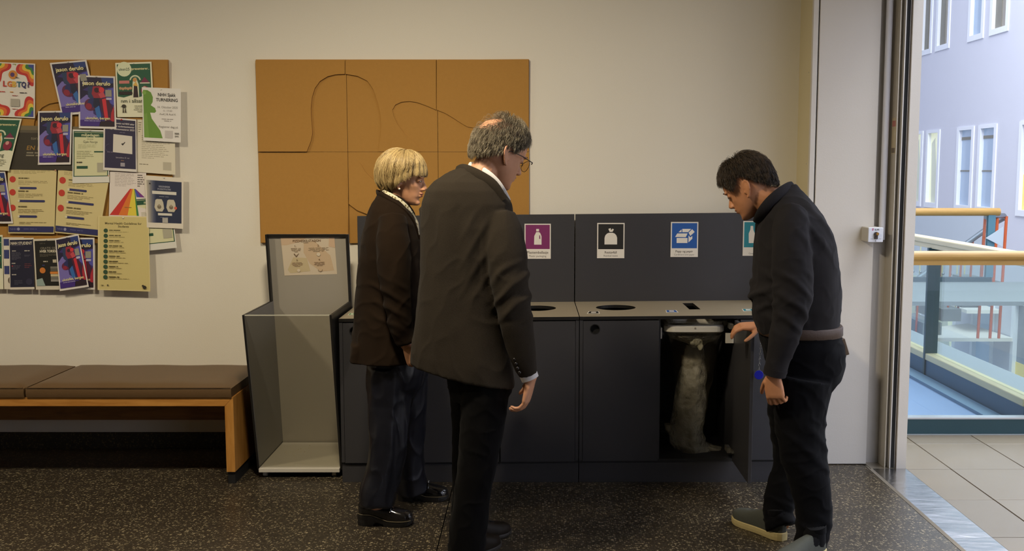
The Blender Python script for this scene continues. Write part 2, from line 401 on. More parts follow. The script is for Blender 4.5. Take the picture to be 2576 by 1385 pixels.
for x in (1.745, 1.788): MB().face([(x, 5.2545, 1.2235), (x + 0.012, 5.2545, 1.2235), (x + 0.012, 5.2545, 1.2255), (x, 5.2545, 1.2255)]).build('printed_line', mat('print_pale_grey', (160, 164, 176), 0.6), kb)
MB().face([(1.768, 5.2545, 1.212), (1.774, 5.2545, 1.212), (1.771, 5.2545, 1.218)]).build('arrow_mark', pk, kb)

# ================================================================== ATRIUM BEYOND THE OPENING
aw = MB().box(8.0, 8.3, -1.3, 24, -3.4, 9.4).build('wall_right', atr_m)
WIN = []   # (y0, y1, z0, z1, style)
for y0, y1 in ((21.15, 21.6), (20.28, 20.77), (18.73, 19.27), (17.82, 18.35)): WIN.append((y0, y1, 0.92, 2.30, 'y' if y0 > 20 else 'b'))
WIN.append((15.75, 16.80, 0.92, 2.30, 'd'))
for y0, y1, st_ in ((20.9, 21.3, 'w'), (20.02, 20.50, 'w'), (18.53, 18.99, 'b'), (17.58, 18.09, 'w'), (15.9, 16.55, 'b')): WIN.append((y0, y1, 3.99, 5.5, st_))
for y0, y1, st_ in ((20.9, 21.7, 'y'), (19.2, 20.2, 'y'), (17.6, 18.3, 'b'), (15.9, 16.75, 'd')): WIN.append((y0, y1, -2.3, -0.62, st_))
boolean_cut(aw, [MB().box(7.9, 8.14, a - 0.05, b + 0.05, c - 0.05, d + 0.04) for a, b, c, d, _ in WIN])
struct(tag(aw, 'tall bluish white atrium wall with narrow windows', 'wall'))
glow = {'y': mat('warm_lit_pane', (214, 218, 190), 0.15, emit=((226, 230, 196), 0.45)), 'b': mat('sky_reflection_pane', (150, 168, 190), 0.12, emit=((150, 172, 200), 0.25)),  # blue panes: reflected sky put into the colour and a faint glow
        'w': mat('brown_room_pane', (150, 146, 136), 0.12, emit=((150, 144, 128), 0.15)), 'd': mat('grey_room_pane', (120, 128, 136), 0.12, emit=((130, 138, 146), 0.15))}  # room panes glow faintly in place of light inside
yel_m = mat('yellow_panel_glow', (228, 208, 120), 0.5, emit=((228, 206, 120), 0.25)); curt_m = mat('pale_curtain', (232, 236, 214), 0.7)  # yellow panel given a faint glow so it looks lit
bar_m = mat('window_bar_grey', (136, 134, 124), 0.6)
for i, (a, b, c, d, s_) in enumerate(WIN):
    row = 'middle row' if 0 < c < 3 else ('upper row' if c > 3 else 'lowest row')
    wn = empty('window_%d' % (i + 1), (8.0, (a + b) / 2, c), kind='structure'); tag(wn, 'narrow white framed atrium window in the ' + row, 'window', group='atrium windows, ' + row)
    f = MB()
    for (q0, q1, q2, q3) in ((a - 0.10, a, c - 0.10, d + 0.06), (b, b + 0.10, c - 0.10, d + 0.06), (a, b, d, d + 0.06), (a, b, c - 0.10, c)): f.box(7.98, 8.06, q0, q1, q2, q3)
    f.build('window_frame', frame_w, wn)
    MB().box(8.05, 8.065, a - 0.02, b + 0.02, c - 0.02, d + 0.02).build('pane', glow[s_], wn)
    if s_ == 'y': MB().prism([(8.045, a + (b - a) * 0.1, c), (8.045, a + (b - a) * 0.75, c), (8.045, a + (b - a) * 0.9, d - 0.2), (8.045, a + (b - a) * 0.55, d - 0.1)], (0.004, 0, 0)).build('curtain', curt_m, wn)
    if s_ == 'b' and 0 < c < 3:
        for z in (c + 0.62, d - 0.18): MB().box(8.038, 8.05, a, b, z, z + 0.025 + (0.03 if z > c + 0.8 else 0)).build('glazing_bar', bar_m, wn)
    if s_ == 'd': MB().box(8.04, 8.05, a + 0.08, b, c, c + (d - c) * 0.42).build('yellow_panel', yel_m, wn)
    if s_ == 'w': MB().box(8.04, 8.05, a + (b - a) * 0.55, b, c, d).build('blind', bar_m, wn)
struct(tag(MB().box(1.7, 8.3, 24, 24.3, -3.4, 9.4).build('wall_back', atr_m), 'far end wall of the atrium', 'wall'))
struct(tag(MB().box(1.80, 1.985, 5.92, 24, -3.4, 9.4).build('wall_left', atr_m), 'near side wall of the atrium, hidden behind the jamb', 'wall'))
struct(tag(MB().box(1.80, 1.985, -3.4, 5.92, ZC + 0.25, 9.4).build('wall_left', atr_m), 'atrium wall above the hall opening', 'wall'))
struct(tag(MB().box(1.985, 8.3, -1.6, -1.3, -3.4, 9.4).build('wall_front', atr_m), 'near end wall of the atrium', 'wall'))
struct(tag(MB().box(1.985, 8.0, 5.9, 24, -3.4, -3.1).build('floor', mat('lower_floor', (170, 172, 172), 0.5)), 'pale floor of the storey below seen through the glass', 'floor'))
# walkway beyond the front balustrade
wk = MB().box(1.985, 3.0, 6.12, 12.2, -0.28, 0.0).build('floor', blue_m); struct(tag(wk, 'blue linoleum walkway beyond the glass balustrade', 'floor'))
MB().box(2.885, 3.0, 6.12, 12.2, 0.0, 0.022).build('kerb_strip', strip_m, wk)
struct(tag(MB().box(3.11, 3.76, 6.12, 12.2, -0.28, 0.0).build('floor', grey_m), 'grey ledge on the outer side of the pale railed balustrade', 'floor'))
struct(tag(MB().box(1.985, 8.0, 12.2, 14.35, -0.05, 0.0).build('floor', grey_m), 'grey gallery floor across the atrium', 'floor'))

# front balustrade: teal base, glass, round yellow handrail
fb = empty('glass_balustrade', (4.5, 6.03, 0), 'front glass balustrade with yellow wooden handrail and dark teal base', 'balustrade')
MB().box(1.99, 7.95, 6.0, 6.06, 0.004, 0.094).build('base_rail', teal_m, fb, bevel=0.002)
MB().box(1.99, 7.95, 5.998, 6.062, 0.094, 0.104).build('glazing_bead', mat('silver_bead', (196, 200, 204), 0.3, 0.6), fb)
MB().box(1.99, 7.95, 5.985, 6.075, -0.2, 0.004).build('slab_edge', grey_m, fb)
MB().box(1.99, 7.95, 6.025, 6.035, 0.104, 1.03).build('glass_pane', glass_m, fb)
hr = MB(); hr.tube([(1.99, 6.03, 1.068), (7.95, 6.03, 1.068)], 0.033, 20); hr.box(1.99, 7.95, 6.008, 6.052, 1.018, 1.05)
hr.build('handrail', hand_m, fb, smooth=False, bevel=0)
# side balustrade with pale rails
sb = empty('glass_balustrade', (3.06, 8.5, 0), 'side glass balustrade with broad pale rails and teal post, running away', 'balustrade')
MB().box(3.005, 3.115, 6.14, 12.1, 1.022, 1.062).build('top_rail', pale_m, sb, bevel=0.008)
MB().box(3.02, 3.10, 6.14, 12.1, 0.985, 1.022).build('rail_body', pale_m, sb, bevel=0.004)
MB().box(3.005, 3.105, 6.14, 12.1, 0.135, 0.185).build('bottom_rail', pale_m, sb, bevel=0.006)
MB().box(3.012, 3.10, 6.14, 12.1, 0.0, 0.135).build('kerb', mat('blue_teal_kerb', (34, 74, 98), 0.5), sb)
MB().box(3.055, 3.065, 6.14, 12.1, 0.185, 0.985).build('glass_pane', glass_m, sb)
for y in (7.70, 9.9, 11.9): MB().box(3.0, 3.095, y, y + 0.03, 0.0, 0.99).build('post', teal_m, sb)
MB().tube([(3.09, 7.69, 0.985), (3.12, 7.69, 0.95), (3.14, 7.69, 0.90)], 0.01, 8).build('bracket', black_m, sb)
# far gallery railing
fr = empty('gallery_railing', (4.5, 14.4, 0), 'far gallery railing with yellow handrail and teal edge beam', 'railing')
MB().tube([(1.99, 14.4, 0.985), (6.58, 14.4, 0.985)], 0.055, 14).build('handrail', hand_m, fr, smooth=True)
MB().box(1.99, 6.50, 14.36, 14.44, -0.02, 0.065).build('edge_beam', teal_m, fr)
for x in (3.4, 6.47): MB().box(x - 0.05, x + 0.05, 14.37, 14.43, 0.06, 0.95).build('post', mat('teal_post', (76, 118, 134), 0.5), fr)
MB().box(1.99, 6.42, 14.395, 14.405, 0.07, 0.93).build('glass_pane', glass_m, fr)
MB().prism([(6.38, 14.34, 0.62), (6.62, 14.34, 0.50), (6.62, 14.34, 0.78)], (0, 0.01, 0)).build('bracket_plate', mat('plate_grey', (176, 188, 196), 0.5), fr)
# stair beyond, going down to the left, with orange balusters
sr = empty('stair_railing', (6.2, 14.9, 0), 'stair railing with orange balusters and grey steel handrail', 'railing')
pts = [(6.56, 14.75, 0.90), (6.62, 14.9, 0.905), (6.9, 14.95, 0.905), (6.97, 15.05, 0.88), (6.88, 15.15, 0.80), (5.3, 15.15, -0.38), (4.0, 15.15, -1.35)]
MB().tube(pts, 0.04, 12).build('handrail', silver_m, sr, smooth=True)
for i in range(18):
    x = 6.86 - i * 0.155; zt = 0.80 - (6.88 - x) * 0.747
    MB().tube([(x, 15.15, zt), (x - 0.02, 15.15, zt - 0.92)], 0.017, 8).build('baluster', orange_m, sr, smooth=True)
for x in (6.62, 6.80, 6.93): MB().tube([(x, 14.93, 0.9), (x - 0.03, 14.93, -0.9)], 0.022, 8).build('baluster', orange_m, sr, smooth=True)
stp = MB()
for i in range(10): stp.box(6.9 - (i + 1) * 0.28, 6.9 - i * 0.28, 14.95, 16.0, -0.24 - i * 0.205, -0.06 - i * 0.205)
stp.build('stair_flight', grey_m, sr)
pr_ = empty('baluster_railing', (5.2, 15.9, 0), 'pale yellow baluster railing far behind the gallery glass', 'railing')
MB().tube([(3.4, 16.1, 0.52), (6.9, 16.1, 0.40)], 0.02, 8).build('rail', paley_m, pr_)
for i in range(26):
    x = 3.9 + i * 0.118; zt = 0.52 - (x - 3.4) * 0.034
    MB().tube([(x, 16.1, zt), (x, 16.1, -0.6)], 0.012, 6).build('baluster', paley_m, pr_)
bl = MB()
for i in range(26): bl.solid(ellipsoid((3.9 + i * 0.118, 16.06, 0.14 - i * 0.009), (0.022, 0.022, 0.022), 8, 6))
bl.build('steel_ball', silver_m, pr_, smooth=True)['kind'] = 'stuff'
# pale slabs added for the wedge shapes in the front glass
for q, z, lb in (([(2365, 754), (2432, 754), (2520, 779), (2432, 779)], -0.8, 'upper pale slab seen through the front glass'), ([(2350, 822), (2435, 812), (2548, 849), (2350, 849)], -1.2, 'lower pale slab seen through the front glass')):
    p = [F(u, v, z) for u, v in q]; o = MB().prism(p, (0, 0, -0.06)).build('pale_slab', mat('slab_white', (226, 224, 216), 0.6)); tag(o, lb, 'landing', kind='structure')
# ================================================================== NOTICE BOARDS
board_m = mat('ochre_felt_board', (172, 126, 58), 0.9, var=(60, 0.05), bump=(300, 0.08))
board_e = mat('ochre_felt_edge', (150, 104, 44), 0.9)
def relief(mb_name, poly, thick, parent):
    """proud felt panel with a cut edge; thick(v) in metres at photo row v"""
    fr_ = [P(u, v, 5.684) for u, v in poly]; n = len(poly)
    front = [Vector((p.x, 5.684 - max(0.0003, 1.9 * thick(v)), p.z)) for p, (u, v) in zip(fr_, poly)]
    back = [Vector((p.x, 5.6845, p.z)) for p in fr_]
    bm = bmesh.new(); a = [bm.verts.new(p) for p in front]; b = [bm.verts.new(p) for p in back]
    f = bm.faces.new(a); f2 = bm.faces.new(b[::-1])
    for i in range(n): q = bm.faces.new((a[i], b[i], b[(i + 1) % n], a[(i + 1) % n])); q.material_index = 1
    bmesh.ops.recalc_face_normals(bm, faces=bm.faces)
    me = bpy.data.meshes.new(mb_name); bm.to_mesh(me); bm.free(); me.materials.append(board_m); me.materials.append(board_e)
    return link(mb_name, me, parent)
nb = empty('notice_board', (-0.76, 5.69, 1.17), 'bare ochre felt notice board with curved relief lines behind the woman and tall man', 'notice board')
x0, x1, z0, z1 = -1.508, -0.013, 1.172, 2.177
cols = [x0, -1.0135, -0.516, x1]; rows = [z0, 1.676, z1]
for j in range(2):
    for i in range(3):
        MB().box(cols[i] + (0.0012 if i else 0), cols[i + 1] - (0.0012 if i < 2 else 0), 5.684, 5.698, rows[j] + (0.0008 if j else 0), rows[j + 1] - (0.0008 if j == 0 else 0)).build('panel', board_m, nb)
relief('relief_panel', [(644, 152.5), (868.5, 152), (868.5, 186), (845, 187), (825, 192), (806, 204), (793, 222), (786, 245), (783, 275), (785, 305), (787, 335), (783, 355), (777, 370), (773, 380.5), (651, 380.5)], lambda v: 0.0075, nb)
relief('relief_panel', [(870.5, 152), (1097.5, 150.5), (1097.5, 276), (1075, 266), (1050, 257), (1030, 254), (1010, 256), (995, 263), (988, 275), (990, 290), (1000, 312), (1020, 338), (1045, 358), (1060, 380.5), (952, 380.5), (956, 350), (960, 320), (958, 290), (952, 260), (940, 225), (925, 203), (900, 191), (870.5, 186)], lambda v: 0.008 * (420 - v) / 270, nb)
relief('relief_panel', [(1099.5, 150.5), (1330, 149), (1330, 380.5), (1255, 380.5), (1260, 345), (1250, 320), (1215, 319), (1190, 321), (1175, 318), (1160, 309), (1140, 296), (1120, 284), (1099.5, 276)], lambda v: 0.008 * (440 - v) / 290, nb)
relief('relief_panel', [(651, 381.5), (773, 381.5), (776, 400), (783, 420), (795, 437), (830, 455), (876.5, 470), (876.5, 609), (658, 609)], lambda v: 0.007 * (v - 400) / 200, nb)
relief('relief_panel', [(878.5, 425), (905, 408), (910, 415), (918, 430), (935, 447), (960, 462), (1000, 480), (1097, 500), (1097, 575), (960, 552), (925, 538), (900, 528), (878.5, 512)], lambda v: 0.0005 + 0.006 * max(0, min(1, (v - 395) / 90)), nb)
lb = empty('notice_board', (-2.74, 5.69, 1.17), 'ochre felt notice board crowded with overlapping pinned posters above the bench', 'notice board')
for j in range(2):
    for i in range(3):
        a = -3.486 + 0.4993 * i
        MB().box(a + (0.0012 if i else 0), a + 0.4993 - (0.0012 if i < 2 else 0), 5.684, 5.698, rows[j], rows[j + 1] - 0.001).build('panel', board_m, lb)
relief('relief_panel', [(-20, 157), (190, 155), (190, 262), (165, 256), (145, 257), (125, 261), (108, 270), (96, 284), (89, 305), (86, 340), (-20, 340)], lambda v: 0.006, lb)
relief('relief_panel', [(230, 155), (424, 153.5), (424, 300), (330, 300), (250, 280), (230, 260)], lambda v: 0.006, lb)

# ================================================================== POSTERS
def pm(c, rough=0.6): return mat('print_%d_%d_%d' % tuple(c), c, rough)
class Poster:
    """a sheet of paper with its print as flat shapes; coordinates s (across), t (down) in 0..1"""
    def __init__(s, q, layer, paper=(226, 220, 206), lift=0.004, Y=5.671):
        s.q = [P(u, v, Y) for u, v in q]; s.layer = layer; s.lift = lift; s.mb = MB(); s.cols = [pm(paper)]; s.k = 0; s.idx = {tuple(paper): 0}
        s.w = (s.q[1] - s.q[0]).length; s.h = (s.q[3] - s.q[0]).length; s.Y = Y
        fr_ = [s.at(a, b, 0) for a, b in ((0, 0), (1, 0), (1, 1), (0, 1))]
        s.mb.prism(fr_, (0, 0.0006, 0), 0)
    def at(s, a, b, k):
        tl, tr, br, bl = s.q; p = (tl * (1 - a) + tr * a) * (1 - b) + (bl * (1 - a) + br * a) * b
        p = p.copy(); p.y = s.Y - s.layer * 0.0022 - s.lift * b - k * 0.00018; return p
    def c(s, col):
        col = tuple(col)
        if col not in s.idx: s.idx[col] = len(s.cols); s.cols.append(pm(col))
        return s.idx[col]
    def poly(s, pts, col): s.k += 1; s.mb.face([s.at(a, b, s.k) for a, b in pts], s.c(col)); return s
    def rect(s, a0, b0, a1, b1, col): return s.poly([(a0, b0), (a1, b0), (a1, b1), (a0, b1)], col)
    def disc(s, a, b, r, col, n=20, ry=None):
        ry = ry or r * s.w / s.h
        return s.poly([(a + r * math.cos(2 * math.pi * i / n), b + ry * math.sin(2 * math.pi * i / n)) for i in range(n)], col)
    def ring(s, a, b, r, rin, col, a0=0, a1=360, n=24):
        k = s.w / s.h; A = [R(a0 + (a1 - a0) * i / n) for i in range(n + 1)]; s.k += 1
        for i in range(n):
            pts = [(a + r * math.cos(A[i]), b + r * k * math.sin(A[i])), (a + r * math.cos(A[i + 1]), b + r * k * math.sin(A[i + 1])), (a + rin * math.cos(A[i + 1]), b + rin * k * math.sin(A[i + 1])), (a + rin * math.cos(A[i]), b + rin * k * math.sin(A[i]))]
            s.mb.face([s.at(x, y, s.k) for x, y in pts], s.c(col))
        return s
    def text(s, txt, a, b, size, col, maxw=None, bold=0.0, align='c', shear=0.0):
        v, f, wd = text2d(txt, bold, shear); s.k += 1; sx = size * s.h / s.w
        if maxw and wd * sx > maxw: sx = maxw / wd
        off = wd * sx / 2 if align == 'l' else 0
        s.mb.add([s.at(a + off + x * sx, b - (y - 0.5) * size, s.k) for x, y in v], f, s.c(col)); return s
    def lines(s, a, b0, b1, n, w, col, th=0.35, align='l'):
        """unreadably small lines of type"""
        dt = (b1 - b0) / n
        for i in range(n):
            ww = w * (random.uniform(0.75, 1.0) if i < n - 1 else random.uniform(0.4, 0.7)); x = a if align == 'l' else a - ww / 2
            while ww > 0.01:
                g = min(ww, random.uniform(0.05, 0.16)); s.k += 0
                s.mb.face([s.at(x_, y_, s.k + 1) for x_, y_ in ((x, b0 + i * dt), (x + g * 0.86, b0 + i * dt), (x + g * 0.86, b0 + (i + th) * dt), (x, b0 + (i + th) * dt))], s.c(col)); x += g; ww -= g
        s.k += 1; return s
    def done(s, label, name='poster', cat='poster', group='posters pinned on the crowded notice board', pin=None):
        o = s.mb.build(name, s.cols); tag(o, label, cat, group)
        if pin:
            p = s.at(pin[0], pin[1], 2); MB().tube([(p.x, p.y + 0.003, p.z), (p.x, p.y - 0.004, p.z), (p.x, p.y - 0.006, p.z)], [0.003, 0.0045, 0.003], 10).build('push_pin', pm(pin[2] if len(pin) > 2 else (230, 226, 214), 0.3), o, smooth=True)
        return o
INK = (40, 36, 34); CREAM = (236, 226, 168)
def gig(q, layer, label, lift=0.004, margin=0.045, pin=(0.5, 0.015)):
    p = Poster(q, layer, (224, 218, 210), lift); m = margin
    p.rect(m, 0.03, 1 - m, 0.955, (58, 48, 110))
    p.poly([(m, 0.03), (1 - m, 0.03), (1 - m, 0.2), (0.7, 0.24), (0.3, 0.2), (m, 0.3)], (34, 26, 56))
    p.poly([(0.62, 0.03), (1 - m, 0.03), (1 - m, 0.13), (0.66, 0.16)], (44, 62, 120))
    p.poly([(m, 0.26), (0.3, 0.3), (0.34, 0.4), (m, 0.46)], (32, 24, 60))
    p.poly([(m, 0.46), (0.22, 0.36), (0.36, 0.4), (0.4, 0.72), (0.62, 0.82), (m, 0.86)], (120, 108, 178))
    p.poly([(0.8, 0.24), (1 - m, 0.22), (1 - m, 0.55), (0.82, 0.5), (0.72, 0.36)], (84, 84, 170))
    p.poly([(0.26, 0.2), (0.44, 0.2), (0.46, 0.36), (0.36, 0.46), (0.26, 0.4)], (44, 60, 92))
    p.poly([(0.4, 0.2), (0.62, 0.19), (0.66, 0.34), (0.6, 0.44), (0.42, 0.42), (0.36, 0.34)], (150, 40, 56))
    p.disc(0.50, 0.27, 0.07, (60, 26, 40)); p.disc(0.63, 0.265, 0.075, (214, 56, 66)); p.poly([(0.54, 0.34), (0.68, 0.3), (0.74, 0.4), (0.6, 0.42)], (196, 74, 84))
    p.disc(0.33, 0.55, 0.165, (96, 34, 66)); p.disc(0.38, 0.51, 0.125, (40, 44, 96)); p.disc(0.28, 0.58, 0.085, (140, 36, 60))
    p.poly([(0.42, 0.42), (0.6, 0.42), (0.56, 0.6), (0.46, 0.66), (0.4, 0.56)], (26, 30, 58))
    p.poly([(0.44, 0.62), (0.56, 0.56), (0.62, 0.78), (0.5, 0.8)], (52, 104, 170))
    p.poly([(0.56, 0.44), (0.78, 0.4), (0.92, 0.6), (0.96, 0.84), (0.72, 0.86), (0.62, 0.66)], (72, 28, 52)); p.poly([(0.64, 0.44), (0.74, 0.42), (0.80, 0.8), (0.7, 0.8)], (204, 46, 58))
    p.poly([(1 - m, 0.56), (0.88, 0.7), (0.86, 0.84), (1 - m, 0.88)], (176, 40, 54)); p.poly([(m, 0.84), (0.6, 0.82), (0.55, 0.955), (m, 0.955)], (66, 42, 124)); p.poly([(0.6, 0.86), (1 - m, 0.86), (1 - m, 0.955), (0.55, 0.955)], (40, 22, 34))
    p.rect(0.735, 0.26, 0.905, 0.39, (150, 146, 132)); p.rect(0.755, 0.41, 0.90, 0.45, (186, 182, 204))
    p.text('jason derulo', 0.5, 0.14, 0.075, CREAM, 0.8, 0.035); p.text('ukstallet, bergen', 0.52, 0.80, 0.05, CREAM, 0.76, 0.02); p.lines(0.16, 0.845, 0.865, 1, 0.7, (150, 140, 180), 0.9)
    return p.done(label, pin=pin)
def song(q, layer, label, lift=0.004, pin=(0.5, 0.02)):
    p = Poster(q, layer, (228, 226, 196), lift)
    p.poly([(0.04, 0.03), (0.96, 0.03), (0.96, 0.62), (0.8, 0.6), (0.6, 0.64), (0.4, 0.6), (0.2, 0.64), (0.04, 0.62)], (34, 88, 62))
    p.disc(0.24, 0.12, 0.2, (222, 226, 188)); p.text('uken25', 0.24, 0.12, 0.05, (40, 70, 50), 0.34, 0.02); p.text('presenterer..', 0.69, 0.115, 0.045, CREAM, 0.5, 0.02)
    p.ring(0.53, 0.34, 0.16, 0.12, (206, 214, 180), 190, 350, 14)
    p.poly([(0.42, 0.64), (0.46, 0.36), (0.5, 0.28), (0.56, 0.28), (0.62, 0.4), (0.62, 0.64)], (220, 222, 190)); p.poly([(0.46, 0.64), (0.49, 0.42), (0.58, 0.42), (0.6, 0.64)], (46, 24, 26)); p.disc(0.52, 0.32, 0.055, (206, 150, 84)); p.poly([(0.46, 0.42), (0.55, 0.35), (0.6, 0.44)], (222, 176, 80))
    p.rect(0.09, 0.33, 0.37, 0.385, (204, 124, 116)); p.poly([(0.68, 0.37), (0.79, 0.27), (0.92, 0.37)], (120, 40, 72)); p.rect(0.66, 0.37, 0.93, 0.39, (220, 210, 190))
    for i in range(5): p.disc(0.12 + i * 0.07, 0.47 + 0.01 * (i % 2), 0.04, (190, 150, 110), 10); p.disc(0.12 + i * 0.07, 0.56, 0.05, (40, 26, 26), 10)
    p.disc(0.8, 0.52, 0.12, (134, 34, 58)); p.disc(0.78, 0.47, 0.05, (210, 150, 140), 10)
    p.text('nm i allsang', 0.46, 0.70, 0.07, (50, 60, 40), 0.8, 0.0)
    p.disc(0.2, 0.80, 0.06, (58, 52, 40), 12, 0.035); p.poly([(0.1, 0.82), (0.17, 0.78), (0.18, 0.8)], (40, 36, 30))
    for a in (0.17, 0.23): p.poly([(a, 0.83), (a + 0.012, 0.83), (a + 0.03, 0.92), (a - 0.01, 0.92)], (70, 60, 44))
    p.lines(0.66, 0.79, 0.93, 4, 0.45, (150, 148, 120), 0.3, 'c')
    return p.done(label, pin=pin)
def env(q, layer, label, lift=0.003, pin=None):
    p = Poster(q, layer, (222, 220, 208), lift); b = (34, 80, 56); s_ = (216, 214, 170)
    p.rect(0.03, 0.03, 0.97, 0.88, b); p.rect(0.055, 0.048, 0.945, 0.865, s_); p.rect(0.055, 0.055, 0.945, 0.14, b); p.text('miljødagen', 0.5, 0.095, 0.055, (228, 226, 180), 0.7, 0.02)
    p.text('Gjøk Norge', 0.5, 0.225, 0.045, (60, 66, 46), 0.4); p.lines(0.5, 0.17, 0.185, 1, 0.3, (130, 132, 96), 0.7, 'c'); p.lines(0.16, 0.28, 0.36, 4, 0.6, (168, 168, 124), 0.3)
    p.rect(0.6, 0.40, 0.9, 0.425, b); p.lines(0.12, 0.40, 0.56, 5, 0.5, (150, 150, 108), 0.3); p.rect(0.12, 0.68, 0.42, 0.73, b); p.rect(0.68, 0.62, 0.92, 0.80, (176, 172, 148)); p.lines(0.12, 0.60, 0.63, 1, 0.26, (70, 64, 44), 0.8)
    return p.done(label, pin=pin)
GRP = 'posters pinned on the crowded notice board'
# bottom layers first
p = Poster([(50, 315), (205, 318), (200, 428), (25, 425)], 1, (92, 84, 66)); p.rect(0, 0.16, 1, 1, (56, 50, 38)); p.rect(0, 0.0, 1, 0.10, (118, 104, 76)); p.text('EN KVELD', 0.42, 0.5, 0.1, (168, 126, 52), 0.66, 0.01)
p.text('torsdag 16. nov', 0.45, 0.28, 0.07, (148, 140, 116), 0.6); p.lines(0.2, 0.6, 0.72, 2, 0.5, (140, 132, 110), 0.5); p.text('Linda', 0.45, 0.86, 0.055, (150, 142, 116)); p.done('dim grey brown poster with ochre capitals, mostly hidden under other sheets')
p = Poster([(345, 300), (440, 300), (442, 439), (346, 432)], 1, (222, 214, 190)); p.lines(0.12, 0.30, 0.75, 13, 0.76, (168, 160, 134), 0.3); p.lines(0.06, 0.835, 0.86, 1, 0.5, (140, 132, 108), 0.6); p.rect(0.68, 0.78, 0.90, 0.93, (188, 180, 158)); p.lines(0.04, 0.05, 0.26, 5, 0.1, (150, 142, 118), 0.4)
p.done('plain cream sheet of small grey type under the chess poster')
p = Poster([(277, 430), (368, 434), (369, 546), (275, 543)], 1, (228, 218, 208)); p.lines(0.14, 0.04, 0.34, 9, 0.6, (176, 164, 156), 0.32); p.lines(0.76, 0.05, 0.34, 6, 0.2, (104, 96, 90), 0.45)
apex = (0.62, 0.37)
for a0, a1, c_ in ((0.0, 0.24, (200, 52, 44)), (0.24, 0.49, (222, 120, 44)), (0.49, 0.74, (226, 204, 66)), (0.74, 0.80, (60, 130, 66)), (0.80, 0.9, (64, 84, 170)), (0.9, 1.0, (120, 50, 130))):
    y0, y1 = (0.97, 0.97) if a1 <= 0.8 else (0.55, 0.55)
    e0 = 0.02 + a0 * 0.98 if a1 <= 0.8 else 0.74 + (a0 - 0.8) * 1.1; e1 = 0.02 + a1 * 0.98 if a1 <= 0.8 else 0.74 + (a1 - 0.8) * 1.1
    p.poly([(apex[0] - 0.06 + 0.12 * a0 * 1.3, apex[1]), (apex[0] - 0.06 + 0.12 * a1 * 1.3, apex[1]), (e1, y1), (e0, y0)], c_)
p.lines(0.42, 0.78, 0.80, 1, 0.3, (150, 110, 50), 0.8); p.done('white sheet with a wide rainbow triangle fanning downwards')
env([(337, 497), (430, 490), (446, 622), (352, 632)], 2, 'tilted green bordered sheet half hidden behind the navy portrait poster')
def events(q, layer, label):
    p = Poster(q, layer, (214, 198, 142)); p.lines(0.12, 0.02, 0.08, 3, 0.8, (160, 146, 98), 0.35); B = (52, 54, 100)
    for i, t in enumerate((0.16, 0.36, 0.60)):
        p.disc(0.1, t, 0.065, (196, 62, 46)); p.lines(0.22, t - 0.03, t + 0.005, 1, 0.5, (110, 98, 62), 0.6); p.lines(0.22, t + 0.02, t + 0.09, 3, 0.62, (158, 144, 98), 0.35); w_ = (0.34, 0.52, 0.36)[i]
        p.rect(0.24, t + 0.115, 0.24 + w_, t + 0.15, B); p.disc(0.23, t + 0.132, 0.024, (220, 212, 180)); p.disc(0.24 + w_, t + 0.132, 0.022, B)
    p.lines(0.24, 0.82, 0.86, 2, 0.6, (158, 144, 98), 0.35); p.rect(0.015, 0.885, 0.985, 0.975, (44, 46, 96)); p.text('NHH', 0.12, 0.93, 0.035, (110, 112, 150)); p.disc(0.23, 0.93, 0.03, (150, 150, 176)); p.lines(0.34, 0.92, 0.945, 1, 0.45, (84, 86, 128), 0.6)
    return p.done(label, pin=(0.98, 0.01, (214, 160, 130)))
events([(20, 424), (143, 426), (138, 587), (22, 586)], 1, 'beige event list with red dots, left one of the two side by side')
events([(147, 426), (277, 440), (250, 595), (140, 584)], 2, 'beige event list with red dots, tilted one under the small green notice')
env([(184, 325), (273, 327), (277, 458), (184, 460)], 3, 'cream notice with green border and header beside the navy code poster', pin=(0.5, 0.01))
p = Poster([(-20, 155), (90, 160), (90, 297), (-20, 292)], 3, (228, 222, 210))
RB = [(196, 52, 46), (222, 110, 50), (226, 196, 66), (60, 128, 66), (58, 76, 150)]
for (cx_, cy_, a0, a1) in ((0.0, 0.0, 0, 90), (1.0, 0.0, 90, 180), (0.0, 1.0, 270, 360), (1.0, 1.0, 180, 270)):
    for i, c_ in enumerate(RB):
        r = 0.40 - i * 0.065; k = p.w / p.h; n = 18; pts = []
        for j in range(n + 1):
            q = R(a0 + (a1 - a0) * j / n); rr = r * (1 + 0.16 * math.sin(j / n * math.pi * 3 + 0.6)); pts.append((cx_ + rr * math.cos(q), cy_ + rr * k * math.sin(q) * 1.12))
        pts = [(max(0.02, min(0.97, a)), max(0.02, min(0.975, b))) for a, b in pts]; ctr = (0.02 if cx_ == 0 else 0.97, 0.02 if cy_ == 0 else 0.975); p.poly(pts + [ctr], c_)
p.poly([(0.52, 0.02), (0.57, 0.02), (0.56, 0.05)], (150, 160, 60)); p.disc(0.5, 0.22, 0.1, (212, 140, 56)); p.disc(0.49, 0.22, 0.05, (92, 62, 110)); p.poly([(0.55, 0.25), (0.66, 0.28), (0.57, 0.28)], (90, 76, 60))
for i, (ch, c_) in enumerate(zip('LGBTQ?', ((196, 60, 52), (216, 120, 56), (226, 180, 70), (60, 112, 130), (46, 46, 100), (84, 44, 90)))): p.text(ch, 0.32 + i * 0.108, 0.39, 0.10, c_, 0.11, 0.05)
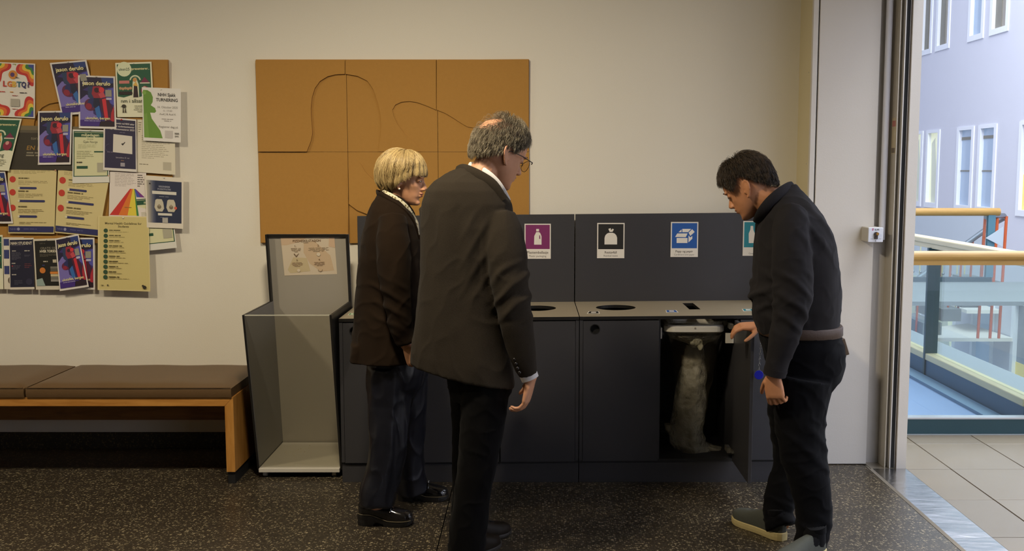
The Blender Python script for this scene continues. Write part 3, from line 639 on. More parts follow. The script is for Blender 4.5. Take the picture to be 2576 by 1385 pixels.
p.lines(0.20, 0.53, 0.55, 1, 0.22, (200, 80, 70), 0.8); p.lines(0.44, 0.53, 0.55, 1, 0.2, (214, 150, 70), 0.8); p.lines(0.66, 0.535, 0.555, 1, 0.3, (90, 80, 84), 0.8); p.lines(0.56, 0.595, 0.61, 1, 0.26, (170, 90, 90), 0.8, 'c'); p.rect(0.46, 0.66, 0.66, 0.80, (176, 170, 154)); p.lines(0.56, 0.84, 0.855, 1, 0.22, (190, 130, 120), 0.8, 'c')
p.done('white LGBTQ? poster with wavy rainbow corners', pin=(0.5, 0.02))
gig([(126, 158), (218, 150), (249, 283), (157, 290)], 2, 'blue and red concert poster leaning left, topmost on the board')
gig([(198, 189), (291, 192), (295, 324), (201, 322)], 4, 'blue and red concert poster pinned straight beside the green singalong poster')
song([(291, 158), (382, 155), (390, 294), (297, 294)], 3, 'green singalong poster at the upper right of the crowded board')
p = Poster([(359, 219), (457, 223), (458, 358), (364, 353)], 6, (228, 224, 216), 0.008)
G1, G2 = (104, 146, 52), (128, 168, 72); pc = [(0.03, 0.05), (0.14, 0.05), (0.23, 0.09), (0.28, 0.18), (0.27, 0.27), (0.22, 0.33), (0.33, 0.38), (0.36, 0.44), (0.32, 0.47), (0.20, 0.47), (0.24, 0.58), (0.34, 0.68), (0.46, 0.80), (0.52, 0.94), (0.03, 0.94)]
p.poly(pc, G1); p.disc(0.06, 0.10, 0.05, G2); p.poly([(0.03, 0.5), (0.12, 0.48), (0.16, 0.94), (0.03, 0.94)], (118, 156, 66))
p.text('NHH Sjakk', 0.64, 0.125, 0.062, INK, 0.46, 0.03); p.text('TURNERING', 0.64, 0.22, 0.06, INK, 0.56, 0.03); p.text('16. Oktober 2025', 0.66, 0.355, 0.042, (136, 130, 122), 0.52); p.text('kl. 17.00', 0.66, 0.42, 0.036, (150, 144, 136)); p.text('Aud J & Aud K', 0.66, 0.485, 0.038, (140, 134, 126), 0.44); p.lines(0.66, 0.57, 0.64, 2, 0.34, (160, 154, 146), 0.4, 'c'); p.text('Registrer deg på', 0.68, 0.72, 0.042, (136, 130, 122), 0.5)
p.rect(0.59, 0.79, 0.79, 0.93, (196, 190, 184)); p.text('NHH', 0.90, 0.84, 0.04, (80, 76, 66), 0.11, 0.03); p.text('SJAKK', 0.90, 0.89, 0.03, (80, 76, 66), 0.11, 0.02)
p.done('white chess tournament poster with a big green pawn', pin=(0.5, 0.03))
gig([(98, 279), (184, 278), (181, 413), (99, 414)], 5, 'blue and red concert poster in the middle row below the leaning one')
song([(-40, 296), (57, 298), (27, 429), (-60, 425)], 4, 'green singalong poster curling at the left picture edge', 0.012)
gig([(-50, 430), (15, 430), (36, 561), (-50, 561)], 4, 'blue and red concert poster cut off by the left picture edge')
p = Poster([(263, 293), (345, 300), (347, 432), (262, 427)], 5, (222, 216, 206)); p.rect(0.045, 0.03, 0.97, 0.95, (46, 42, 70))
for t, s_ in ((0.10, 'Innkjøpsavtale ved NHH søker'), (0.155, 'nå etter studentassistenter'), (0.21, 'for høstsemesteret 2025')): p.text(s_, 0.57, t, 0.034, (214, 208, 204), 0.74, 0.02)
p.poly([(0.30, 0.31), (0.87, 0.325), (0.87, 0.665), (0.29, 0.65)], (218, 212, 198)); p.poly([(0.54, 0.49), (0.57, 0.465), (0.585, 0.48), (0.65, 0.44), (0.66, 0.455), (0.585, 0.515)], INK); p.ring(0.18, 0.575, 0.12, 0.112, (92, 90, 116), 90, 270, 16)
p.lines(0.12, 0.645, 0.665, 1, 0.26, (120, 110, 130), 0.7); p.text('Søknadsfrist: 27. mai', 0.58, 0.745, 0.026, (190, 184, 190), 0.4); p.lines(0.58, 0.79, 0.81, 1, 0.14, (130, 100, 80), 0.8, 'c'); p.rect(0.52, 0.84, 0.65, 0.91, (160, 154, 162)); p.lines(0.58, 0.265, 0.28, 1, 0.3, (110, 106, 130), 0.8, 'c')
p.done('navy poster with a large plain pale square and a tick', pin=(0.55, 0.03, (196, 50, 44)))
p = Poster([(366, 440), (463, 447), (463, 574), (372, 571)], 5, (224, 216, 198)); N = (38, 46, 72); p.rect(0.04, 0.085, 0.955, 0.90, N)
for i, c_ in enumerate(((176, 168, 152), (150, 146, 138), (118, 118, 124), (88, 92, 110), (62, 68, 92))): p.rect(0.04 + i * 0.045, 0.085, 0.085 + i * 0.045, 0.90, c_)
p.text('VERDENSREISE', 0.5, 0.195, 0.032, (170, 172, 184), 0.3, 0.02); p.text('STUDENTPOLITIKK', 0.5, 0.245, 0.032, (170, 172, 184), 0.36, 0.02); p.rect(0.18, 0.285, 0.82, 0.345, (214, 210, 196)); p.rect(0.32, 0.71, 0.70, 0.755, (214, 210, 196))
for a in (0.36, 0.68):
    p.poly([(a - 0.13, 0.60), (a - 0.10, 0.46), (a - 0.06, 0.44), (a + 0.07, 0.44), (a + 0.11, 0.5), (a + 0.13, 0.62), (a + 0.08, 0.68), (a - 0.08, 0.68)], (198, 190, 168)); p.disc(a, 0.59, 0.055, (120, 108, 88)); p.disc(a, 0.56, 0.03, (158, 144, 120))
p.disc(0.80, 0.60, 0.04, (206, 92, 72)); p.lines(0.5, 0.385, 0.4, 1, 0.56, (140, 144, 160), 0.7, 'c'); p.lines(0.5, 0.79, 0.80, 1, 0.46, (140, 144, 160), 0.7, 'c'); p.rect(0.44, 0.80, 0.59, 0.895, (176, 172, 162)); p.disc(0.13, 0.15, 0.02, INK)
p.done('navy poster with two pale busts side by side, lowest right on the board', pin=(0.5, 0.02))
# bottom row
song([(-62, 592), (7, 590), (10, 726), (-62, 726)], 1, 'green poster stub at the left picture edge in the bottom row')
p = Poster([(8, 596), (60, 596), (62, 726), (12, 726)], 1, (224, 216, 196))
for i, t in enumerate((0.03, 0.24, 0.55)): p.rect(0.03, t, 0.96, t + (0.13, 0.17, 0.16)[i], (58, 66, 116))
p.disc(0.4, 0.83, 0.2, (104, 90, 74)); p.disc(0.45, 0.77, 0.09, (150, 120, 96)); p.done('narrow white sheet with blue blocks tucked behind the student poster')
gig([(152, 597), (238, 597), (240, 727), (157, 727)], 1, 'dim concert poster in the bottom row, partly under the leaning one')
p = Poster([(24, 598), (86, 597), (89, 726), (27, 727)], 3, (220, 212, 196)); D = (30, 30, 52); p.rect(0.03, 0.035, 1, 0.955, D); p.text('NHH STUDENT', 0.5, 0.10, 0.055, (222, 214, 190), 0.86, 0.03); p.lines(0.1, 0.14, 0.155, 1, 0.85, (84, 80, 96), 0.7)
for a, t, n in ((0.12, 0.24, 1), (0.62, 0.24, 1), (0.10, 0.42 + 0.06, 1), (0.1, 0.70, 1)): p.lines(a, t, t + 0.02, n, 0.34, (190, 184, 170), 0.9)
p.lines(0.1, 0.28, 0.43, 7, 0.4, (96, 94, 106), 0.4); p.lines(0.62, 0.33, 0.37, 2, 0.3, (96, 94, 106), 0.4); p.lines(0.1, 0.53, 0.62, 4, 0.4, (88, 86, 100), 0.4); p.lines(0.62, 0.5, 0.6, 3, 0.3, (130, 64, 70), 0.3); p.disc(0.8, 0.85, 0.13, (50, 48, 70)); p.lines(0.2, 0.82, 0.92, 4, 0.36, (84, 82, 98), 0.4); p.rect(0.1, 0.53, 0.16, 0.55, (160, 50, 60))
p.done('dark navy student poster with white lettering in the bottom row', pin=(0.95, 0.02))
p = Poster([(85, 600), (152, 598), (159, 727), (93, 727)], 4, (214, 206, 186)); p.rect(0.05, 0.04, 0.97, 0.925, (26, 24, 18)); p.text('UKE 16', 0.34, 0.09, 0.025, (110, 106, 92)); p.text('GRATIS OST', 0.58, 0.185, 0.045, (136, 130, 112), 0.7, 0.01); p.text('HVER TORSDAG', 0.60, 0.245, 0.05, (226, 218, 192), 0.74, 0.035)
p.lines(0.22, 0.30, 0.36, 3, 0.7, (100, 94, 80), 0.45); p.lines(0.34, 0.435, 0.46, 1, 0.3, (180, 172, 150), 0.9); p.rect(0.7, 0.41, 0.84, 0.47, (196, 186, 160)); p.disc(0.30, 0.62, 0.11, (206, 122, 46)); p.lines(0.3, 0.51, 0.53, 1, 0.2, (60, 66, 130), 0.9)
for i, c_ in enumerate(((120, 116, 104), (96, 92, 82), (214, 132, 52), (200, 188, 150), (120, 118, 110), (146, 142, 134))): p.rect(0.60 - 0.02 * (i == 2), 0.545 + i * 0.05, 0.98, 0.59 + i * 0.05, c_)
p.poly([(0.06, 0.80), (0.28, 0.77), (0.38, 0.92), (0.06, 0.925)], (150, 168, 160)); p.done('black poster with orange shapes in the bottom row', pin=(0.5, 0.02))
gig([(141, 599), (200, 587), (228, 719), (155, 730)], 6, 'blue and red concert poster leaning in the bottom row, topmost of the overlap', 0.01)
p = Poster([(249, 542), (376, 544), (382, 731), (250, 727)], 6, (220, 204, 146), 0.010); p.rect(0.03, 0.012, 0.985, 0.985, (208, 192, 128)); p.text('Mental Health Guidelines for', 0.5, 0.095, 0.030, (84, 74, 40), 0.74, 0.03); p.text('Students', 0.5, 0.135, 0.030, (84, 74, 40), 0.3, 0.03)
for i in range(10):
    t = 0.195 + i * 0.0695; p.disc(0.155, t, 0.042, (48, 78, 52)); p.lines(0.22, t - 0.012, t + 0.006, 1, random.uniform(0.3, 0.55), (100, 90, 52), 0.7); p.lines(0.22, t + 0.012, t + 0.022, 1, random.uniform(0.5, 0.66), (156, 142, 92), 0.6)
p.lines(0.07, 0.925, 0.94, 1, 0.1, (150, 136, 90), 0.7); p.disc(0.2, 0.93, 0.016, (80, 72, 50)); p.disc(0.9, 0.945, 0.035, (50, 44, 32)); p.disc(0.87, 0.925, 0.02, (50, 44, 32)); p.done('yellow mental health guidelines sheet with ten green dots', pin=(0.5, 0.02))

# ================================================================== BENCH
oak_m = wood('oiled_oak', (166, 110, 46), (198, 140, 68), 3.2, (2, 16, 16), 0.42)
oak_d = wood('oak_block_glued', (116, 74, 30), (150, 100, 46), 2.5, (2, 14, 14), 0.5)
leather_m = mat('brown_leather', (94, 71, 44), 0.46, var=(9, 0.07), bump=(180, 0.10))
bn = empty('bench', (-2.8, 5.3, 0), 'low oak bench with brown leather cushions under the crowded notice board', 'bench')
zt, zb = 0.446, 0.400; xr, xl, th_ = -1.494, -4.1, 0.044
MB().prism([(xl, 5.03, zt), (xr, 5.03, zt), (xr - th_, 5.03, zb), (xl + th_, 5.03, zb)], (0, 0.58, 0)).build('seat_board', oak_m, bn, bevel=0.0015)
MB().prism([(xr, 5.03, zt - 0.0005), (xr - th_, 5.03, zb - 0.0005), (xr - th_, 5.03, 0.062), (xr, 5.03, 0.062)], (0, 0.58, 0)).build('end_panel', wood('oiled_oak_upright', (172, 116, 48), (202, 146, 74), 3.2, (16, 16, 2), 0.42), bn, bevel=0.0015)
MB().prism([(xl, 5.03, zt - 0.0005), (xl + th_, 5.03, zb - 0.0005), (xl + th_, 5.03, 0.062), (xl, 5.03, 0.062)], (0, 0.58, 0)).build('end_panel', oak_m, bn, bevel=0.0015)
for a in (xr - th_ + 0.004, xl + 0.004): MB().box(a, a + th_ - 0.008, 5.04, 5.60, 0.0, 0.062).build('foot', black_m, bn)
MB().box(xl + th_, xr - th_, 5.535, 5.56, 0.205, zb).build('stretcher', oak_d, bn)
def cushion(xa, xb):
    n, m = 28, 16; mb = MB(); xs_ = np.linspace(xa + 0.003, xb - 0.003, n); ys_ = np.linspace(5.022, 5.605, m)
    def prof(i, k): return min(1.0, min(i, k - 1 - i) / 1.5)
    top = []
    for j in range(m):
        for i in range(n):
            e = min(1.0, (min(i, n - 1 - i, j, m - 1 - j)) / 2.0); e = 1 - (1 - e) ** 2
            top.append((xs_[i], ys_[j], zt + 0.046 + 0.019 * e + 0.002 * math.sin(i * 0.7 + j * 0.4) * e))
    fs = [(j * n + i, j * n + i + 1, (j + 1) * n + i + 1, (j + 1) * n + i) for j in range(m - 1) for i in range(n - 1)]
    rim = [j for j in range(n)] + [j * n + n - 1 for j in range(1, m)] + [(m - 1) * n + i for i in range(n - 2, -1, -1)] + [j * n for j in range(m - 2, 0, -1)]
    base = len(top); mid = [(top[k][0] + (0.004 if top[k][0] > (xa + xb) / 2 else -0.004) * 0, top[k][1] - (0.005 if top[k][1] < 5.1 else 0), zt + 0.024) for k in rim]; low = [(top[k][0], top[k][1], zt + 0.001) for k in rim]
    L = len(rim)
    for k in range(L):
        k2 = (k + 1) % L; fs.append((rim[k], rim[k2], base + k2, base + k)); fs.append((base + k, base + k2, base + L + k2, base + L + k))
    fs.append(tuple(base + L + k for k in range(L)))
    mb.add(top + mid + low, fs); c = mb.build('cushion', leather_m, bn, smooth=True)
    s = MB(); s.tube([(xa + 0.006, 5.0195, zt + 0.050), ((xa + xb) / 2, 5.0175, zt + 0.051), (xb - 0.006, 5.0195, zt + 0.050)], 0.0022, 6); s.build('seam_piping', leather_m, c, smooth=True)
cushion(-2.529, -1.497); cushion(-3.565, -2.533); cushion(-4.10, -3.569)

# ================================================================== PIZZA BOX BIN
lam_m = mat('grey_laminate', (164, 157, 143), 0.45); lam_shaded_m = mat('grey_laminate_shaded', (128, 126, 123), 0.45); blk_m = mat('black_laminate', (30, 28, 26), 0.45)  # darker grey copy paints the shade on the bin's inner side faces
bx0, bx1 = -1.414, -0.977
pb = empty('pizza_box_bin', (-1.195, 5.33, 0), 'tall grey and black pizza box bin with clear front between bench and cabinets', 'bin')
yb = lambda z: 5.515 + (0.872 - z) * 0.162       # the back leans forward towards the top
MB().prism([(bx0, yb(0.04), 0.04), (bx0, yb(1.236), 1.236), (bx0, yb(1.236) + 0.014, 1.236), (bx0, yb(0.04) + 0.014, 0.04)], (bx1 - bx0, 0, 0)).build('back_panel', lam_m, pb)
for xa, xb, inner in ((bx0, bx0 + 0.010, bx0 + 0.010), (bx1 - 0.010, bx1, bx1 - 0.0115)):
    s = MB().prism([(xa, 4.95, 0.872), (xa, yb(0.872), 0.872), (xa, yb(0.04), 0.04), (xa, 5.146, 0.04)], (xb - xa, 0, 0)).build('side_panel', blk_m, pb)
    MB().prism([(inner, 4.954, 0.869), (inner, yb(0.869) - 0.0005, 0.869), (inner, yb(0.058) - 0.0005, 0.058), (inner, 5.146, 0.058)], (0.0015, 0, 0)).build('inner_face', lam_shaded_m, s)
    MB().prism([(xa, yb(0.872) - 0.037, 0.872), (xa, yb(0.872), 0.872), (xa, yb(1.236), 1.236), (xa, yb(1.236) - 0.037, 1.236)], (xb - xa, 0, 0)).build('cheek', blk_m, pb)
MB().prism([(bx0 + 0.010, yb(1.222) - 0.012, 1.222), (bx0 + 0.010, yb(1.222), 1.222), (bx0 + 0.010, yb(1.236), 1.236), (bx0 + 0.010, yb(1.236) - 0.012, 1.236)], (bx1 - bx0 - 0.02, 0, 0)).build('top_cap', blk_m, pb)
MB().box(bx0 + 0.0105, bx1 - 0.0105, 5.13, 5.640, 0.030, 0.050).build('tray', mat('pale_grey_laminate', (206, 200, 186), 0.45), pb, bevel=0.0015)
MB().prism([(bx0 + 0.0115, 5.149, 0.057), (bx1 - 0.0115, 5.149, 0.057), (bx1 - 0.0115, 4.955, 0.868), (bx0 + 0.0115, 4.955, 0.868)], (0, 0.004, 0.001)).build('clear_front', clear_m, pb)
MB().prism([(bx0 + 0.0115, 4.9545, 0.868), (bx1 - 0.0115, 4.9545, 0.868), (bx1 - 0.0115, 4.954, 0.8715), (bx0 + 0.0115, 4.954, 0.8715)], (0, 0.005, 0.001)).build('edge_highlight', mat('highlight_strip', (196, 194, 178), 0.2), pb)  # pale strip added as the bright highlight along the top edge
for x in (bx0 + 0.035, bx1 - 0.045):
    for y in (5.17, 5.60): MB().tube([(x - 0.010, y, 0.0155), (x + 0.010, y, 0.0155)], 0.0155, 14).build('caster', mat('white_caster', (196, 192, 184), 0.4), pb, smooth=True)
cr = MB()
for i in range(9): cr.solid(ellipsoid((random.uniform(-1.34, -1.2), random.uniform(5.33, 5.60), 0.0515), (0.003, 0.002, 0.0018), 6, 4))
tag(cr.build('crumbs', mat('crumb_cream', (214, 200, 170), 0.8)), 'few pale crumbs on the pizza bin tray', 'crumbs', kind='stuff')
p = Poster([(706, 597), (841, 594), (845, 690), (712, 694)], 0, (214, 198, 172), -0.034, Y=5.457)
p.poly([(0, 0.0), (0.5, 0.0), (0.36, 0.12), (0.1, 0.2), (0, 0.2)], (208, 180, 148)); p.poly([(0.42, 0.16), (0.62, 0.1), (0.9, 0.5), (0.95, 0.9), (0.7, 0.92), (0.5, 0.7), (0.4, 0.4)], (206, 180, 146)); p.poly([(0.07, 0.85), (0.2, 0.52), (0.45, 0.55), (0.5, 0.9), (0.12, 0.94)], (202, 184, 144)); p.poly([(0.9, 0.0), (1, 0), (1, 0.3), (0.88, 0.26)], (210, 180, 148))
DK = (112, 86, 58); p.text('PIZZAESKE-STASJON', 0.48, 0.095, 0.062, DK, 0.52, 0.03); p.lines(0.47, 0.14, 0.16, 1, 0.23, (150, 128, 100), 0.9, 'c')
for n_, a, b in (('1.', 0.26, 0.225), ('2.', 0.69, 0.225), ('3.', 0.27, 0.60), ('4.', 0.69, 0.60)): p.text(n_, a, b, 0.05, DK, None, 0.02)
p.lines(0.27, 0.28, 0.40, 4, 0.2, (170, 150, 120), 0.45, 'c'); p.lines(0.69, 0.28, 0.40, 4, 0.4, (170, 150, 120), 0.4, 'c'); p.lines(0.27, 0.66, 0.78, 4, 0.22, (164, 138, 108), 0.5, 'c'); p.lines(0.69, 0.66, 0.78, 4, 0.24, (164, 138, 108), 0.45, 'c')
p.poly([(0.215, 0.43), (0.235, 0.425), (0.255, 0.49), (0.31, 0.42), (0.315, 0.425), (0.258, 0.52)], DK); p.ring(0.69, 0.86, 0.045, 0.035, (150, 130, 100), 0, 180, 12); p.disc(0.68, 0.46, 0.035, (220, 206, 180)); p.disc(0.28, 0.87, 0.03, (222, 206, 182))
p.done('cream instruction sheet PIZZAESKE-STASJON on the pizza bin back panel', 'sign_sheet', 'sign', None)

# ================================================================== RECYCLING CABINETS
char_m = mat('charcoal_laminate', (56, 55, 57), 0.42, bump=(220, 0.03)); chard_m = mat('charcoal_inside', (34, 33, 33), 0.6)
ctop_m = mat('taupe_counter', (158, 147, 124), 0.38); cedge_m = mat('black_counter_edge', (26, 24, 22), 0.4); white_p = mat('white_plastic', (214, 208, 194), 0.35)
def sh(mb):
    mb.v = [(x, y, z + 0.0085 * (x - 0.24) * min(1.0, z / 0.12)) for x, y, z in mb.v]; return mb
SIGNW = (226, 220, 208)
ICON = {
 'bag': [[(-.5, -.62), (.5, -.62), (.5, -.1), (.44, .1), (.3, .25), (.14, .31), (-.14, .31), (-.3, .25), (-.44, .1), (-.5, -.1)], [(-.1, .38), (.13, .38), (.24, .58), (.12, .64), (.03, .5), (-.02, .68), (-.2, .62)]],
 'jug': [[(-.30, -.64), (.32, -.64), (.32, .06), (.22, .30), (.12, .40), (-.12, .40), (-.28, .08)], [(-.12, .46), (.11, .46), (.11, .66), (-.12, .66)]],
 'box': [[(-.62, -.58), (.24, -.58), (.24, -.18), (-.62, -.18)], [(-.74, -.10), (.10, -.12), (.24, .18), (-.58, .18)], [(-.48, .28), (-.24, .28), (-.24, .50)], [(-.18, .28), (.28, .28), (.52, .54), (-.18, .54)], [(.32, .24), (.60, .52), (.80, .30), (.46, -.02)], [(.32, -.54), (.62, -.24), (.62, -.02), (.46, -.14), (.32, .02)]],
 'can': [[(-.62, -.66), (-.18, -.66), (-.16, .1), (-.28, .4), (-.3, .7), (-.5, .7), (-.52, .4), (-.64, .1)], [(.06, -.62), (.5, -.62), (.5, .1), (.42, .2), (.14, .2), (.06, .1)]],
 'apple': [[(-.3, -.6), (.3, -.6), (.5, -.1), (.4, .3), (-.4, .3), (-.5, -.1)]],
}
def sign(u0, u1, v0, v1, col, icon, t1, t2, unit, label):
    a = P(u0, v0, 5.626); b = P(u1, v1, 5.626); cx_ = (a.x + b.x) / 2; w_ = b.x - a.x; h_ = a.z - b.z; mb = MB()
    mb.box(a.x, b.x, 5.6265, 5.63, b.z, a.z, 0)
    m = w_ * 0.04; y = 5.6262; sq = w_ - 2 * m; zc = a.z - m - sq / 2; k = lambda p_, yy: Vector((cx_ + p_[0] * sq / 2, yy, zc + p_[1] * sq / 2))
    mb.face([k(q, y) for q in ((-1, -1), (1, -1), (1, 1), (-1, 1))], 1)
    for pl in ICON[icon]: mb.face([k(q, y - 0.0003) for q in pl], 0)
    if icon == 'jug': mb.face([k(q, y - 0.0005) for q in ((.13, -.16), (.22, -.16), (.20, .10), (.13, .16))], 1)
    zt_ = zc - sq / 2; zl = zt_ - b.z
    lettering(mb, t1, (cx_, y, zt_ - zl * 0.34), (1, 0, 0), (0, 0, 1), zl * 0.26, 2, (0, 0, 0), 0.02, w_ * 0.86); lettering(mb, t2, (cx_, y, zt_ - zl * 0.72), (1, 0, 0), (0, 0, 1), zl * 0.19, 2, (0, 0, 0), 0.0, w_ * 0.90)
    o = mb.build('sign', [pm(SIGNW), pm(col), pm((92, 84, 74))], unit); o['label'] = label; return o
def unit(x0, x1, open_idx, label, holes):
    r = empty('recycling_cabinet', ((x0 + x1) / 2, 5.35, 0), label, 'cabinet', 'recycling cabinets along the wall')
    w_ = (x1 - x0) / 3
    sh(MB().box(x0, x1, 5.062, 5.60, 0.0, 0.100)).build('plinth', char_m, r, bevel=0.001)
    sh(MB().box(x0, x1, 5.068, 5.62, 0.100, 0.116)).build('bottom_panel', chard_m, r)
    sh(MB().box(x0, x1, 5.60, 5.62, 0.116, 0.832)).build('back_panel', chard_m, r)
    for i in range(4):
        a = x0 + i * w_; a = min(max(a - 0.008, x0), x1 - 0.016)
        sh(MB().box(a, a + 0.016, 5.068 if 0 < i < 3 else 5.05, 5.60, 0.116, 0.832)).build('side_panel' if i in (0, 3) else 'partition', char_m, r)
    ct = sh(MB().box(x0, x1, 5.046, 5.628, 0.834, 0.8505)).build('counter', ctop_m, r)
    ct.data.materials.append(cedge_m)
    for f in ct.data.polygons:
        if abs(f.normal.z) < 0.5: f.material_index = 1
    boolean_cut(ct, holes)
    for f in ct.data.polygons: f.material_index = 1 if abs(f.normal.z) < 0.5 else 0
    sh(MB().box(x0 + 0.001, x1 - 0.001, 5.63, 5.648, 0.80, 1.335)).build('backboard', char_m, r, bevel=0.001)
    for i in range(3):
        a = x0 + i * w_ + (0.018 if i == 0 else 0.006); b = x0 + (i + 1) * w_ - (0.018 if i == 2 else 0.002)
        hx = a + 0.058
        if i == open_idx: continue
        d = sh(MB().box(a, b, 5.05, 5.067, 0.112, 0.828)).build('door', char_m, r)
        hz = 0.786 + 0.0085 * (hx - 0.24); hole = MB().tube([(hx, 5.03, hz), (hx, 5.09, hz)], 0.024, 32); boolean_cut(d, [hole])
        g = MB(); n = 32
        vs = []
        for yy, rr in ((5.0495, 0.0265), (5.0495, 0.0225), (5.069, 0.0215), (5.069, 0.001)):
            vs += [(hx + rr * math.cos(2 * math.pi * k / n), yy, hz + rr * math.sin(2 * math.pi * k / n)) for k in range(n)]
        g.add(vs, [(q * n + k, q * n + (k + 1) % n, (q + 1) * n + (k + 1) % n, (q + 1) * n + k) for q in range(3) for k in range(n)]); g.build('finger_hole', black_m, d, smooth=True)['label'] = 'round black finger hole'
    return r
def hole_disc(u, v, rad):
    c_ = F(u, v, 0.851); return MB().tube([(c_.x, c_.y, 0.80), (c_.x, c_.y, 0.90)], rad, 40)
u1 = unit(-0.96, 0.237, None, 'first charcoal recycling cabinet, behind the woman and tall man, beside the pizza bin', [hole_disc(1349, 773, 0.105), hole_disc(1160, 774, 0.105), hole_disc(972, 775, 0.105)])
s0 = F(1725, 763, 0.852); s1 = F(1751, 779, 0.852)
slot = MB().box(0.822, 0.880, s1.y, s0.y, 0.80, 0.9)
u2 = unit(0.241, 1.436, 1, 'second charcoal recycling cabinet with one door open, in front of the bending man', [hole_disc(1549, 773, 0.105), slot, hole_disc(1935, 770, 0.09)])
sign(1319.5, 1385.5, 562, 650, (122, 36, 94), 'jug', 'Plastemballasje', 'Plastic packaging', u1, 'purple plastic packaging sign with a white jug')
sign(1502.5, 1570.5, 560, 648.5, (26, 24, 20), 'bag', 'Restavfall', 'Residual waste', u2, 'black residual waste sign with a white sack')
sign(1688, 1755.5, 557.5, 645.5, (30, 84, 158), 'box', 'Papp og papir', 'Cardboard and paper', u2, 'blue paper sign with a white open box')
sign(1870, 1937, 555, 642.5, (34, 128, 142), 'can', 'Pant', 'Cans and bottles', u2, 'teal deposit sign with a white bottle')
def sticker(q, col, unit_, icon=True):
    p_ = [F(u, v, 0.851 + 0.0085 * (F(u, v, 0.851).x - 0.24)) for u, v in q]; mb = MB(); up = Vector((0, 0, 0.0005))
    mb.prism([a + up for a in p_], (0, 0, -0.0006), 0); c_ = sum(p_, Vector()) / 4
    mb.face([c_ + (a - c_) * 0.84 + up * 1.6 for a in p_], 1)
    e = [c_ + (a - c_) * 0.42 + up * 2.2 for a in p_]; mb.face(e, 0)
    mb.build('counter_sticker', [pm(SIGNW), pm(col)], unit_)
sticker([(1481, 782), (1507, 782), (1509, 788), (1476, 788)], (26, 24, 20), u2); sticker([(1674, 779), (1701, 779), (1707, 785), (1676, 785)], (30, 84, 158), u2); sticker([(1866, 776), (1893, 776), (1900, 781), (1870, 782)], (34, 128, 142), u2); sticker([(880, 786.5), (894, 786.5), (894, 791.5), (875, 791.5)], (56, 132, 66), u1)
# open door of the paper compartment with its hinges and the catch plate
dz = 0.0085 * 0.78
od = MB().box(1.012, 1.029, 4.664, 5.044, 0.112 + dz, 0.826 + dz).build('door', char_m, u2, bevel=0.001); od['label'] = 'open charcoal door standing out into the room'
for z in (0.79, 0.16):
    hm = MB(); hm.box(1.000, 1.012, 4.99, 5.035, z + 0.008, z + 0.020); hm.box(0.985, 1.004, 5.03, 5.10, z, z + 0.026); hm.tube([(1.0, 5.03, z + 0.002), (1.0, 5.03, z + 0.026)], 0.007, 10)
    hm.build('hinge', mat('nickel_hinge', (172, 168, 156), 0.3, 0.9), u2, bevel=0.001)
MB().box(0.972, 1.0115, 5.055, 5.07, 0.715, 0.765).build('catch_plate', white_p, u2, bevel=0.001)
MB().box(0.648, 0.655, 5.075, 5.105, 0.735, 0.79).build('catch_plate', white_p, u2, bevel=0.001)
# bag frame: white plastic rim on rails
def rrect(xa, xb, ya, yb, r, z, n=6):
    out = []
    for cx_, cy_, a0 in ((xb - r, yb - r, 0), (xa + r, yb - r, 90), (xa + r, ya + r, 180), (xb - r, ya + r, 270)):
        for k in range(n + 1): q = R(a0 + 90 * k / n); out.append(Vector((cx_ + r * math.cos(q), cy_ + r * math.sin(q), z)))
    return out
rings = [rrect(0.675, 0.968, 5.085, 5.42, 0.05, 0.762), rrect(0.668, 0.975, 5.078, 5.427, 0.055, 0.768), rrect(0.668, 0.975, 5.078, 5.427, 0.055, 0.795), rrect(0.676, 0.967, 5.086, 5.419, 0.05, 0.802), rrect(0.70, 0.943, 5.11, 5.395, 0.04, 0.80), rrect(0.70, 0.943, 5.11, 5.395, 0.04, 0.764)]
n = len(rings[0]); vs = [p_ for r_ in rings for p_ in r_]; fs = [(q * n + k, q * n + (k + 1) % n, ((q + 1) % 6) * n + (k + 1) % n, ((q + 1) % 6) * n + k) for q in range(6) for k in range(n)]
bf = MB().add(vs, fs).build('bag_frame', white_p, u2, smooth=False, bevel=0.001); bf['label'] = 'white plastic rim that holds the bag'
MB().tube([(0.822, 5.0785, 0.787), (0.822, 5.0765, 0.787)], 0.005, 12).build('rim_button', mat('rim_grey', (150, 142, 128), 0.4), bf)
for x in (0.66, 0.983): MB().box(x - 0.006, x + 0.006, 5.08, 5.55, 0.752, 0.762).build('frame_rail', blk_m, u2)

